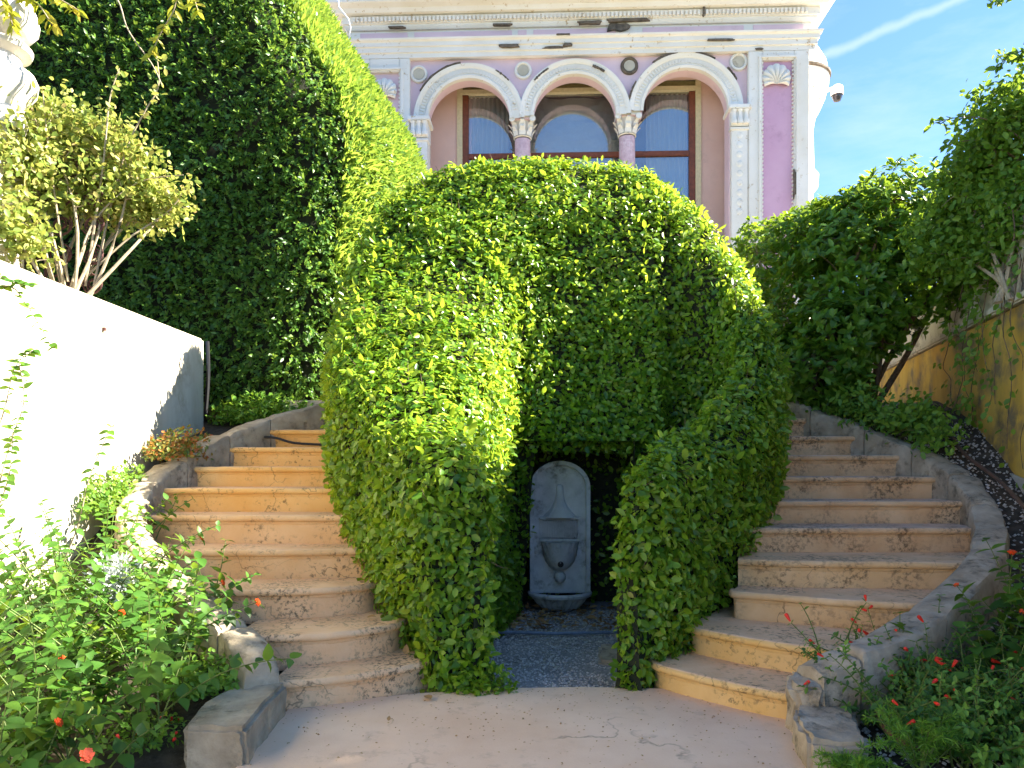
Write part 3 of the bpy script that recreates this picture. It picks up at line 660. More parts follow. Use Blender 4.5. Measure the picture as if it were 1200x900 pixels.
pw = MB(); pw.box((U(480), .003, 4.6), (U(500), WT, Z(138))); pw.build('jamb', M['pink'], villa)
pw = MB(); pw.box((U(852), .003, 4.6), (U(873), WT, Z(132))); pw.build('jamb', M['pink'], villa)
bw = MB(); bw.box((U(412), 0.0, 1.8), (U(942), .5, 4.6)); bw.build('lower_wall', M['pink'], villa)
# archivolts with a beaded profile
def archivolt(cx, cy, r0, r1, proud):
    mb = MB(); n = 40; prof = [(r0-1, 0.05), (r0-1, -.05), (r0+2, -.065), (r0+3, -.045), (r0+10, -.05), (r0+11.5, -.075), (r1-1, -.085), (r1, -.05), (r1, 0.02)]
    m = len(prof)
    for k in range(n+1):
        a = math.pi*k/n
        for r, y in prof: mb.v.append((U(cx) - r/PXM*math.cos(a), y*proud, Z(cy) + r/PXM*math.sin(a)))
    for k in range(n):
        for j in range(m-1): mb.f.append((k*m+j, (k+1)*m+j, (k+1)*m+j+1, k*m+j+1))
    o = mb.build('archivolt', M['trim'], villa, smooth=True)
    bd = MB()                                        # fine vertical fluting between the mouldings
    for k in range(2, 46):
        a = math.pi*k/48; ca, sa = math.cos(a), math.sin(a); p0, p1 = r0+4.5, r0+9.5; w = 1.0
        q = []
        for rr in (p0, p1):
            for s in (-1, 1):
                for y in (-.046, -.062):
                    q.append((U(cx) + (-rr*ca + s*w*sa)/PXM, y*proud, Z(cy) + (rr*sa + s*w*ca)/PXM))
        bd.add(q, [(0,1,3,2),(4,6,7,5),(0,4,5,1),(2,3,7,6),(1,5,7,3),(0,2,6,4)])
    b = bd.build('fluting', M['trim'], o); b['kind'] = 'stuff'
for k, (cx, cy, r) in enumerate(ARC): archivolt(cx, cy, r, r + 16.5, 1.0 + .04*(k == 1))
# columns and capitals
def capital(px, py0, py1, w0, w1, y0, rect=False):
    zt, zb = Z(py0), Z(py1); mb = MB(); n = 16; h = zt - zb
    prof = [(w0*.5, 0), (w0*.58, .03), (w0*.5, .06), (w0*.52, .35), (w0*.6, .6), (w1*.44, .82)]
    mb.lathe([(r/PXM, zb + f*h) for r, f in prof], (U(px), y0, 0), n, rib=lambda a, i: .10*math.cos(8*a) if 2 < i < 5 else 0)
    a = w1*.5/PXM; mb.box((U(px)-a, y0-a, zb + .82*h), (U(px)+a, y0+a, zt))
    o = mb.build('capital', M['trim'], villa, smooth=True)
    lf = MB()                                        # acanthus leaves and corner volutes
    for q in range(8):
        an = q*math.pi/4; r = w0*.56/PXM; c, s = math.cos(an), math.sin(an); tw = .055
        for lv, (z_0, z_1) in enumerate(((.08, .45), (.35, .72))):
            rr = r*(1 + .1*lv); pts = [(rr, z_0), (rr*1.12, (z_0+z_1)/2), (rr*1.45, z_1)]
            vv = []
            for (x, f) in pts:
                for sg in (-1, 1): vv.append((U(px) + c*x - s*tw*sg*(1 if f < z_1 else .5), y0 + s*x + c*tw*sg*(1 if f < z_1 else .5), zb + f*h))
            vv.append((U(px) + c*rr*1.5, y0 + s*rr*1.5, zb + (z_1-.08)*h))
            lf.add(vv, [(0,1,3,2), (2,3,5,4), (4,5,6)])
    lf.build('acanthus', M['trim'], o)
    for sx in (-1, 1):
        v = MB(); v.lathe([(0.001, -.02), (.05, -.02), (.055, 0), (.05, .02), (.001, .02)], (0, 0, 0), 12)
        v.v = [(U(px) + sx*(a-.03) + x, y0 - a - .012 + z, zb + .74*h + y) for x, y, z in v.v]; v.build('volute', M['trim'], o, smooth=True)
for (px, py) in ((612, 132), (736, 131)):
    capital(px, py, py+25, 19, 28, .20)
    sh = MB(); r = 9.6/PXM; sh.lathe([(r*1.04, 4.9), (r*1.04, 5.2), (r, Z(py+60)), (r*.97, Z(py+26))], (U(px), .20, 0), 24); sh.build('column', M['granite'], villa, smooth=True)
for (px, py) in ((491, 137), (863, 130)):
    pl_ = MB(); pl_.box((U(px-9.5), -.09, 4.6), (U(px+9.5), 0.3, Z(py+25))); pl_.box((U(px-11), -.115, Z(py+28)), (U(px+11), .1, Z(py+25))); pl_.build('pier', M['trim'], villa, bevel=.008)
    cap = MB(); cap.box((U(px-10), -.11, Z(py+24)), (U(px+10), .3, Z(py+5))); cap.box((U(px-13), -.17, Z(py+5)), (U(px+13), .3, Z(py))); co = cap.build('capital', M['trim'], villa, bevel=.01)
    for s in (-1, 0, 1):
        v = MB(); v.lathe([(.001, 0), (.05, .0), (.06, .05), (.04, .1), (.03, .2), (.055, .24), (.001, .25)], (U(px + s*7), -.12, Z(py+22)), 8); v.build('acanthus', M['trim'], co, smooth=True)
    ro = MB()                                        # low relief rosettes down the pier
    for q in range(9): ro.lathe([(.001, .012), (.035, .009), (.06, 0)], (0, 0, 0), 8); k = len(ro.v) - 24; ro.v[k:] = [(U(px) + x, -.09 - z, Z(py + 34 + q*11) + y) for x, y, z in ro.v[k:]]
    ro.build('rosettes', M['trim'], villa)['kind'] = 'stuff'
# corner pilasters with sunk panel, shell
def pilaster(x0, x1, p0, p1, ptop, shx, shy, shr, mat):
    zb, zt = 1.9, Z(67.5)
    mb = MB(); mb.box((U(x0), -.10, zb), (U(p0), .4, zt)); mb.box((U(p1), -.10, zb), (U(x1), .4, zt)); mb.box((U(p0), -.099, Z(ptop)), (U(p1), .4, zt)); o = mb.build('pilaster', M['trim'], villa, bevel=.01)
    pn = MB(); pn.box((U(p0), -.03, zb), (U(p1), .3, Z(ptop))); pn.build('panel', mat, o)
    fr = MB(); w = 2.2
    fr.box((U(p0-w-2), -.125, zb), (U(p0-2), -.1, Z(ptop-w-2))); fr.box((U(p1+2), -.125, zb), (U(p1+w+2), -.1, Z(ptop-w-2))); fr.box((U(p0-2), -.124, Z(ptop-2)), (U(p1+2), -.1, Z(ptop-w-2)))
    z = zb + 2.5
    while z < Z(ptop): fr.box((U(p0-.2), -.07, z), (U(p0+1.6), -.03, z+.03)); fr.box((U(p1-1.6), -.07, z), (U(p1+.2), -.03, z+.03)); z += .07
    fr.build('beading', M['trim'], o)['kind'] = 'stuff'
    sh = MB(); r = shr/PXM; hinge = Vector((U(shx), -.05, Z(shy + shr*.75)))       # scallop shell
    nn_, mm = 9*6, 5; b0 = 0
    for i in range(mm+1):
        f = i/mm
        for k in range(nn_+1):
            a = math.pi*(-.08) + math.pi*1.16*k/nn_; lob = 1 + .05*abs(math.sin(9*math.pi*k/nn_/1.0)); rib = abs(math.sin(9*math.pi*k/nn_))
            rr = r*1.0*f*lob*(1.0 + .55*max(0, math.sin(a)))
            sh.v.append((hinge.x - rr*math.cos(a), -.05 - .10*math.sin(math.pi*min(1, f*.9)) * (.55 + .45*rib), hinge.z + rr*math.sin(a)))
    for i in range(mm):
        for k in range(nn_): q = i*(nn_+1)+k; sh.f.append((q, q+1, q+nn_+2, q+nn_+1))
    sh.build('shell_ornament', M['trim'], o, smooth=True)
pilaster(412, 480, 433, 468, 83, 449.5, 101, 13, M['pink'])
pilaster(873, 942, 889, 925, 78, 905.5, 94, 14, M['mauve'])
# roundels in the spandrels
for (px, py, m_) in ((490, 84, 'trim'), (613, 82, 'trim'), (737, 79, 'pillar'), (863, 77, 'trim')):
    mb = MB(); mb.lathe([(.001, .02), (.10, .015), (.105, .03), (.12, .045), (.145, .04), (.155, 0)], (0, 0, 0), 24)
    mb.v = [(U(px) + x, -z - .002, Z(py) + y) for x, y, z in mb.v]; o = mb.build('roundel', M['trim'] if m_ == 'trim' else M['exposed'], villa, smooth=True)
    d_ = MB(); d_.lathe([(.001, .03), (.095, .025), (.097, 0)], (0, 0, 0), 20); d_.v = [(U(px)+x, -z-.004, Z(py)+y) for x, y, z in d_.v]; d_.build('disc', M['wallbase'], o, smooth=True)
# entablature: mouldings swept round the front and both returns
def moulding(name, prof, mat, x0=412, x1=942):
    mb = MB(); m = len(prof)
    for (sx, back) in ((-1, True), (-1, False), (1, False), (1, True)):
        for (o_, py) in prof: mb.v.append(((U(x0) - o_) if sx < 0 else (U(x1) + o_), 5.0 if back else -o_, Z(py)))
    for k in range(3):
        for j in range(m): mb.f.append((k*m+j, (k+1)*m+j, (k+1)*m+(j+1) % m, k*m+(j+1) % m))
    mb.f.append(tuple(range(m))); mb.f.append(tuple(3*m + j for j in range(m)))
    return mb.build(name, mat, villa)
moulding('architrave', [(0, 67.4), (.10, 67.4), (.10, 62), (.13, 61.6), (.13, 56), (.16, 55.6), (.16, 51), (.20, 49.5), (.21, 47.6), (0, 47.6)], M['trim'])
moulding('frieze', [(0, 47.4), (.06, 47.4), (.06, 34.2), (0, 34.2)], M['trim'])
moulding('bed_moulding', [(0, 34), (.10, 34), (.13, 31), (.13, 29), (.16, 28.6), (.16, 20), (0, 20)], M['trim'])
moulding('cornice', [(0, 19.8), (.26, 19.8), (.30, 16), (.40, 14), (.42, 13), (.42, 5), (.47, 4), (.50, 1), (.55, -6), (.58, -14), (.58, -20), (0, -20)], M['trim'])
moulding('parapet_block', [(-.1, -20.2), (.1, -20.2), (.1, -60), (-.1, -60)], M['wallbase'])
dn = MB()
x = 414
while x < 940: dn.box((U(x), -.205, Z(27.5)), (U(x+2.7), -.161, Z(22.5))); x += 4.7
dn.build('dentil_row', M['trim'], villa)['kind'] = 'stuff'
for (a, b) in ((421, 477), (485, 600), (607, 617), (625, 721), (752, 868), (879, 936)):
    mb = MB(); mb.box((U(a), -.075, Z(45.5)), (U(b), -.05, Z(36.5))); mb.build('frieze_panel', M['pink'], villa, bevel=.006)
# lost and broken pieces of the mouldings, bare timber behind
for (cx, cy, w, h, pr) in ((722, 37, 30, 9, .125), (735, 31, 58, 4, .165), (690, 32.5, 30, 4, .165), (597, 58, 24, 4, .17), (664, 58, 12, 4, .17), (650, 60, 30, 3, .14), (589, 33, 26, 2.5, .165), (465, 33, 22, 2.4, .165), (610, 3, 36, 2.5, .50), (682, 3, 10, 5, .50), (800, 2, 22, 5, .50), (820, 24, 3, 12, .215), (838, 56, 36, 2, .17), (885, 66, 10, 2.5, .12), (926, 222, 4, 34, .112), (545, 8, 10, 6, .44), (440, 3, 60, 1.5, .49), (660, 48, 20, 2, .22)):
    mb = MB(); n_ = 14; a = []
    for k in range(n_):
        an = 2*math.pi*k/n_; q = rnd.uniform(.62, 1.05); a.append((U(cx + w*.5*max(-1, min(1, 1.25*math.cos(an)))*q), Z(cy + h*.5*max(-1, min(1, 1.3*math.sin(an)))*q)))
    mb.add([(x_, -pr - .004, z_) for x_, z_ in a] + [(x_, -pr + .05, z_) for x_, z_ in a], [tuple(range(n_))] + [(i, (i+1) % n_, n_+(i+1) % n_, n_+i) for i in range(n_)])
    mb.build('broken_patch', M['exposed'], villa)
# rolled paint edges along the extrados
for (cx, cy, r, a0, a1) in ((549, 138.5, 66, 150, 98), (549, 138.5, 64, 60, 42), (673.5, 136, 62, 140, 120), (673.5, 136, 60, 70, 55), (802, 132.5, 67, 168, 150), (802, 132.5, 67, 125, 60), (802, 132.5, 67, 45, 30)):
    mb = MB(); n_ = 18
    for k in range(n_+1):
        a = R(a0 + (a1-a0)*k/n_); w = 1.6*abs(fbm((k*.7, cx, 0), 1.0, 2)) + .5
        for rr in (r - w, r + w*.7): mb.v.append((U(cx) + rr/PXM*math.cos(a), -.094, Z(cy) + rr/PXM*math.sin(a)))
        for rr in (r - w, r + w*.7): mb.v.append((U(cx) + rr/PXM*math.cos(a), -.03, Z(cy) + rr/PXM*math.sin(a)))
    for k in range(n_):
        q = k*4; mb.f += [(q, q+4, q+5, q+1), (q, q+2, q+6, q+4), (q+1, q+5, q+7, q+3)]
    mb.build('peeled_edge', M['exposed'], villa)
# loggia behind the arches
WB = .66
lg = MB(); lg.box((U(478), WT, 4.5), (U(875), WB + .3, 4.6)); lg.build('loggia_floor', M['terrace'], villa)
lg = MB(); lg.box((U(470), WT, Z(74)), (U(884), WB + .3, Z(70))); lg.build('loggia_ceiling', M['peach'], villa)
lg = MB(); lg.box((U(470), WT, 4.6), (U(481), WB+.2, Z(74))); lg.build('side_wall', M['peach'], villa)
lg = MB(); lg.box((U(872), WT, 4.6), (U(884), WB+.2, Z(74))); lg.build('side_wall', M['peach'], villa)
wl, wr, wtp = UD(540, WB), UD(812, WB), ZD(95, WB)
lg = MB(); lg.box((U(481), WB, 4.6), (wl - .10, WB+.15, Z(74))); lg.build('back_wall', M['peach'], villa)
lg = MB(); lg.box((wr + .10, WB, 4.6), (U(872), WB+.15, Z(74))); lg.build('back_wall', M['peach'], villa)
lg = MB(); lg.box((wl - .1, WB, ZD(92, WB)), (wr + .1, WB+.15, Z(74))); lg.build('back_wall', M['olive'], villa)
win = thing('window', None, None); win.parent = villa
f_ = MB(); f_.box((wl-.1, WB-.03, 4.6), (wl+.0, WB+.1, ZD(92, WB))); f_.build('casing', M['lintel'], win)
f_ = MB(); f_.box((wr, WB-.03, 4.6), (wr+.1, WB+.1, ZD(92, WB))); f_.build('casing', M['lintel'], win)
f_ = MB(); f_.box((wl, WB-.035, ZD(109, WB)), (wr, WB+.05, ZD(104, WB))); f_.build('lintel', M['lintel'], win)
f_ = MB(); f_.box((wl, WB+.02, ZD(104, WB)), (wr, WB+.06, ZD(92, WB))); f_.build('blind', M['olive'], win)
zh, zt_, zs_ = ZD(109.2, WB), ZD(181, WB), 4.75
mul = [wl + .05, UD(613, WB), UD(737, WB), wr - .05]
for k, m_ in enumerate(mul):
    f_ = MB(); w = .06 if k in (0, 3) else .045; f_.box((m_-w, WB+.0, zs_), (m_+w, WB+.09, zh)); f_.build('mullion', M['brown'], win, bevel=.006)
for k in range(3):
    a, b = mul[k] + .06, mul[k+1] - .06
    for (z0, z1) in ((zt_ - .045, zt_ + .045), (zs_ - .05, zs_ + .02)):
        f_ = MB(); f_.box((a, WB+.003, z0), (b, WB+.085, z1)); f_.build('transom', M['brown'], win, bevel=.006)
    for (z0, z1) in ((zt_ + .045, zh), (zs_ + .02, zt_ - .045)):
        g_ = MB(); g_.box((a, WB+.045, z0), (b, WB+.051, z1)); g_.build('pane', M['glass'], win)
# curtains: pleated at the sides, festooned in the middle
def curtain(a, b, z0, z1, y, pleat, amp, fest=0):
    mb = MB(); nx, nz_ = 90, 40
    for j in range(nz_+1):
        for i in range(nx+1):
            u = i/nx; v = j/nz_; x = a + (b-a)*u; z = z0 + (z1-z0)*v
            if fest:
                sag = 4*(u-.5)**2
                ph = (z - .55*sag)*fest; yy = y + .10*abs(math.sin(ph)) + .01*math.sin(40*u)
            else: yy = y + amp*math.sin(pleat*2*math.pi*u + 1.3*math.sin(5*u)) 
            mb.v.append((x, yy, z))
    for j in range(nz_):
        for i in range(nx): q = j*(nx+1)+i; mb.f.append((q, q+1, q+nx+2, q+nx+1))
    mb.build('curtain', M['curtain'], win, smooth=True)
curtain(mul[0] + .05, UD(594, WB), zs_, zh, WB+.13, 9, .025)
curtain(mul[1] + .05, mul[2] - .05, zs_, zh, WB+.13, 0, 0, fest=11)
curtain(UD(756, WB), mul[3] - .08, zs_, zh, WB+.13, 9, .025)
rm = MB(); rm.box((mul[0]-.2, WB+.5, 4.5), (mul[3]+.2, WB+.55, 9.0)); rm.build('room_backdrop', M['dark'], villa)
# side returns and curved bay beyond the right corner
sd_ = MB(); sd_.box((U(416), .42, 1.9), (U(470), 5.0, Z(67.6))); sd_.box((U(884), .42, 1.9), (U(938), 5.0, Z(67.6))); sd_.build('return_wall', M['pink'], villa)
by = 1.6; bx = UD(924, by)
def RZ(px, py): return ((px - 11 - 924)/F*(VY+by) if px > 936 else max(.001, (px-924)*.3/F*(VY+by)), ZD(py, by))
bay = MB(); bay.lathe([RZ(953, 600), RZ(955, 232), RZ(960, 226), RZ(961, 212), RZ(956, 205), RZ(955, 160), RZ(957, 148)], (bx, by, 0), 40); bo = bay.build('curved_bay', M['trim'], villa, smooth=True)
bay = MB(); bay.lathe([RZ(956, 149), RZ(962, 138), RZ(968, 124), RZ(971.5, 110), RZ(972, 98), RZ(969, 84), RZ(962, 70), RZ(950, 59), RZ(938, 54), RZ(924, 52)], (bx, by, 0), 40); bay.build('bay_hood', M['trim'], bo, smooth=True)
bay = MB(); bay.lathe([RZ(971.5, 101), RZ(974, 100), RZ(974, 97.5), RZ(971.5, 96)], (bx, by, 0), 40); bay.build('hood_rim', M['exposed'], bo, smooth=True)
# zinc flashing on the left return
fl = MB(); fl.box((U(398), .2, Z(52)), (U(404), 4.8, Z(20))); fl.build('flashing', M['steel'], villa)
# hanging wire
wi = thing('hanging_wire', 'thin white wire hanging from the cornice end above the tall hedge', 'wire', (0, 0, 0))
mb = MB(); mb.tube([P(394, -20, 12.3), P(397, 8, 12.3), P(408, 22, 12.3), P(411, 32, 12.35), P(409, 45, 12.4), P(413, 58, 12.6), P(417, 63, 12.72)], .012, n=5); mb.build('wire', M['camwhite'], wi, smooth=True)
# security camera
c0 = P(981, 104, 14.0)
sc_ = thing('security_camera', 'white dome security camera on a bracket beside the villa corner', 'camera', c0)
mb = MB(); mb.tube([(-.36, .35, .02), (-.2, .18, .03), (0, 0, .03)], .035, n=8); mb.box((-.40, .28, -.06), (-.34, .40, .1)); mb.build('bracket', M['camwhite'], sc_, smooth=True)
mb = MB(); mb.lathe([(.001, .07), (.06, .065), (.10, .03), (.11, -.03), (.11, -.12), (.105, -.125)], n=20); mb.build('housing', M['camwhite'], sc_, smooth=True)
mb = MB(); mb.lathe([(.09, -.12), (.088, -.17), (.06, -.23), (.001, -.25)], n=20); mb.build('lens_dome', M['camdark'], sc_, smooth=True)

# ================================================================== WALL FOUNTAIN
FD = 6.52; fx = P(656, 600, FD).x
wf = thing('wall_fountain', 'weathered marble wall fountain with arched slab and carved basin in the hedge recess', 'fountain', (fx, FD, -.03))
hw, spr, zt0 = .26, 1.06, 1.29
def arch_outline(hw, z0, zs, zt, n=18):
    pts = [(-hw, z0)]
    for k in range(n+1):
        a = math.pi - math.pi*k/n; pts.append((hw*math.cos(a), zs + (zt-zs)*math.sin(a)))
    return pts + [(hw, z0)]
def arch_prism(out, y0, y1):
    mb = MB(); n_ = len(out); mb.add([(x, y0, z) for x, z in out] + [(x, y1, z) for x, z in out], [tuple(range(n_)), tuple(range(2*n_-1, n_-1, -1))] + [(i, (i+1) % n_, n_+(i+1) % n_, n_+i) for i in range(n_)]); return mb
arch_prism(arch_outline(hw, .14, spr, zt0), 0, .12).build('slab', M['marble'], wf, bevel=.006)
mb = MB(); o1, o2 = arch_outline(hw, .14, spr, zt0), arch_outline(hw-.035, .14, spr, zt0-.035); n_ = len(o1)
mb.add([(x, -.055, z) for x, z in o1] + [(x, -.055, z) for x, z in o2] + [(x, .002, z) for x, z in o1] + [(x, -.001, z) for x, z in o2],
       [(i, i+1, n_+i+1, n_+i) for i in range(n_-1)] + [(i, 2*n_+i, 2*n_+i+1, i+1) for i in range(n_-1)] + [(n_+i, n_+i+1, 3*n_+i+1, 3*n_+i) for i in range(n_-1)])
mb.build('raised_border', M['marble'], wf)
mb = MB(); mb.lathe([(.15, 0), (.12, .03), (.075, .08), (.045, .14), (.032, .2), (.03, .27), (.015, .285), (.001, .29)], (0, 0, .80), 20, math.pi, 2*math.pi, rib=lambda a, i: .04*math.cos(16*a)); mb.v = [(x, y*.62, z) for x, y, z in mb.v]; mb.build('spire_relief', M['marble'], wf, smooth=True)
mb = MB(); mb.box((-.175, -.05, .595), (.175, .0, .615)); mb.box((-.175, -.05, .785), (.175, .0, .805)); mb.box((-.17, -.0245, .615), (-.155, 0, .785)); mb.box((.155, -.0245, .615), (.17, 0, .785)); mb.build('panel_frame', M['marble'], wf)
for k in range(14):
    mb = MB(); x0 = -.148 + k*.0212; mb.box((x0, -.034, .625), (x0+.013, -.001, .775)); mb.build('flute', M['marble'], wf, bevel=.004)
mb = MB(); prof = [(.02, .34), (.05, .345), (.09, .375), (.12, .42), (.137, .47), (.148, .53), (.152, .575), (.16, .59), (.001, .592)]
mb.lathe(prof, (0, 0, 0), 48, math.pi, 2*math.pi, rib=lambda a, i: .09*math.cos(18*a + (i % 2)*math.pi) if 1 <= i <= 6 else 0); mb.v = [(x, y*.85, z) for x, y, z in mb.v]; mb.build('carved_basket', M['marble'], wf, smooth=True)
mb = MB(); mb.lathe([(.001, 0), (.022, .0), (.026, .012), (.018, .02)], (0, 0, 0), 14); mb.v = [(x, -.104 - z*.5, .405 + y) for x, y, z in mb.v]; mb.build('spout_hole', M['dark'], wf, smooth=True)
mb = MB(); mb.lathe([(.001, -.05), (.03, -.043), (.045, -.02), (.05, 0), (.045, .02), (.03, .043), (.001, .05)], (0, -.02, .285), 22, rib=lambda a, i: .12*math.cos(9*a + i*math.pi)); mb.build('pine_cone', M['marble'], wf, smooth=True)
mb = MB(); mb.lathe([(.08, -.02), (.14, 0), (.2, .05), (.24, .10), (.25, .125)], (0, 0, 0), 60, math.pi, 2*math.pi, rib=lambda a, i: -.12*abs(math.sin(13*a)) if 0 < i < 4 else 0); bo_ = mb.build('basin', M['marble'], wf, smooth=True)
mb = MB(); mb.lathe([(.25, .125), (.275, .13), (.28, .15), (.27, .165), (.24, .165), (.22, .13), (.001, .10)], (0, 0, 0), 40, math.pi, 2*math.pi); mb.build('basin_rim', M['marble'], bo_, smooth=True)
# things on the gravel
pt = thing('water_pipe', 'thin grey pipe lying across the gravel before the fountain', 'pipe')
mb = MB(); mb.tube([(-.35, 5.56, -.01), (0, 5.52, .0), (.3, 5.5, -.005), (.62, 5.52, -.005), (.9, 5.6, -.01)], .012, n=8); mb.build('tube', M['pipe_grey'], pt, smooth=True)
fs = thing('flagstone', 'flat grey flagstone half sunk at the edge of the gravel', 'stone')
rough_block('slab', [(.55, 4.75), (.72, 4.72), (.74, 5.15), (.60, 5.2)], -.06, .0, M['kerb'], fs, 31, .01, 3)
# leaf litter below the fountain
n = 420; p = np.stack([RG.uniform(-.15, 1.1, n), RG.uniform(5.7, 6.6, n), RG.uniform(-.03, .01, n)], 1)
V, T = scatter(LEAF8, p, RG.normal(size=(n,3))*(1, 1, .25), np.tile((0,0,1.), (n,1)) + RG.normal(size=(n,3))*.4, RG.uniform(.03, .08, n)); o = np_mesh('leaf_litter', V, T, M['dry']); tag(o, 'brown fallen leaf litter under the marble fountain', 'leaves', kind='stuff')
# grit and crumbs on the paving, thicker along the edges
n = 900; x = RG.uniform(-1.1, 1.3, n); y = 4.15 - np.abs(RG.normal(size=n))*.5; y[:300] = RG.uniform(2.6, 4.1, 300)
V, T = scatter(LEAF4, np.stack([x, y, np.full(n, .004)], 1), RG.normal(size=(n,3))*(1, 1, .1), np.tile((0,0,1.), (n,1)) + RG.normal(size=(n,3))*.3, RG.uniform(.004, .016, n), 1.2); tag(np_mesh('litter', V, T, M['dry']), 'tiny leaf crumbs and grit scattered on the pink paving', 'litter', kind='stuff')
# single dry leaves on the steps and the paving
DL = [((505, 822), 0, 'dry curled leaf lying alone on the pink paving', .07), ((455, 848), 0, 'tiny dry leaf crumb on the pink paving near the ochre stairs', .03),
      ((447, 686), .5, 'brown dry leaf on the third ochre tread against the hedge', .08), ((425, 686), .5, 'small orange leaf on the third ochre tread', .05),
      ((475, 770), .15, 'brown dry leaf on the lowest ochre tread by the hedge', .06), ((430, 726), .32, 'brown dry leaf on the second ochre tread', .06), ((880, 766), .135, 'dark dry leaf on the lowest weathered tread', .05)]
for (xy, z, lab, s) in DL:
    q = PZ(xy[0], xy[1], z); n = 1
    V, T = scatter(OVATE, np.array([[0, 0, .012]]), np.array([[rnd.uniform(-1, 1), rnd.uniform(-1, 1), .1]]), np.array([[.2, -.3, 1.]]), s)
    o = np_mesh('dry_leaf', V, T, M['dry']); o.location = (q.x, q.y, z + .002); tag(o, lab, 'leaf')
# hoses
def hose(name, label, pts, r, mat, cat='hose'):
    t_ = thing(name, label, cat); mb = MB(); mb.tube(catmull([tuple(p) for p in pts], 24), r, n=7); mb.build('tube', mat, t_, smooth=True)
hose('irrigation_hose', 'black irrigation hose drooping across the ninth ochre riser', [P(300, 512, 6.50), P(322, 513, 6.505), P(345, 519, 6.505), P(382, 521, 6.51), P(400, 520, 6.51)], .011, M['pipe_black'])
hose('cable_pipe', 'black pipe standing at the end of the white wall', [P(243, 400, 7.1), P(244, 440, 7.1), P(241, 485, 7.1)], .018, M['pipe_black'], 'pipe')
hose('irrigation_hose', 'brown hose curving through the mulch by the broken kerb stone', [PZ(1028, 822, .1), PZ(1035, 850, .11), PZ(1060, 870, .11), PZ(1090, 880, .10)], .013, M['pipe_brown'])
hose('irrigation_hose', 'brown hose running along the foot of the yellow wall', [(3.35, 4.9, .95), (3.5, 5.4, 1.12), (3.55, 5.9, 1.32), (3.7, 6.4, 1.55)], .014, M['pipe_brown'])
# ================================================================== PILLAR + IRON GRILLE (behind the white wall)
pc = P(8, 140, 5.0)
pi_ = thing('stone_pillar', 'pale carved limestone pillar with ball finial above the white wall', 'pillar', (pc.x - .09, pc.y, 2.2))
zz = lambda py: E + (HY - py)/F*5.0 - 2.2
mb = MB(); mb.box((-.2, -.2, -.05), (.13, .13, zz(150))); mb.build('shaft', M['pillar'], pi_, bevel=.015)
mb = MB(); mb.lathe([(.18, zz(152)), (.2, zz(140)), (.17, zz(128)), (.19, zz(118)), (.25, zz(104)), (.26, zz(92)), (.24, zz(84)), (.17, zz(76)), (.16, zz(66)), (.22, zz(60)), (.23, zz(54)), (.15, zz(48))], n=28); mb.build('capital', M['pillar'], pi_, smooth=True)
mb = MB(); mb.lathe([(.12, zz(50)), (.2, zz(42)), (.25, zz(30)), (.26, zz(18)), (.24, zz(4)), (.16, zz(-8)), (.02, zz(-14))], n=28, rib=lambda a, i: .03*math.cos(9*a)); mb.build('finial', M['pillar'], pi_, smooth=True)
gr = thing('iron_grille', 'rusty wrought iron scroll grille behind the rose shrub', 'grille', (-3.32, 5.25, 2.2))
def spiral(cx, cz, r, turns, sgn, rot):
    return [(cx + sgn*r*(1 - t*.85)*math.cos(rot + t*turns*2*math.pi), 0, cz + r*(1 - t*.85)*math.sin(rot + t*turns*2*math.pi)) for t in np.linspace(0, 1, 26)]
for gx in range(5):
    x0 = -.60 + gx*.22
    mb = MB(); mb.tube([(x0, 0, -.1), (x0, 0, 1.15)], .011, n=6); mb.build('bar', M['rust'], gr)
    for gz in range(5):
        for s in (1, -1):
            mb = MB(); mb.tube(spiral(x0 + .11, .08 + gz*.21, .08, 1.6, s, s*.6 + gz), .0075, n=5); mb.build('scroll', M['rust'], gr, smooth=True)
for zc_ in (-.03, 1.03):
    mb = MB(); mb.box((-.62, -.012, zc_), (.48, .012, zc_ + .022)); mb.build('rail', M['rust'], gr)
for k in range(5):
    mb = MB(); mb.tube(spiral(-.50 + .22*k, 1.16, .09, 1.5, 1 if k % 2 else -1, 0), .008, n=5); mb.build('scroll', M['rust'], gr, smooth=True)

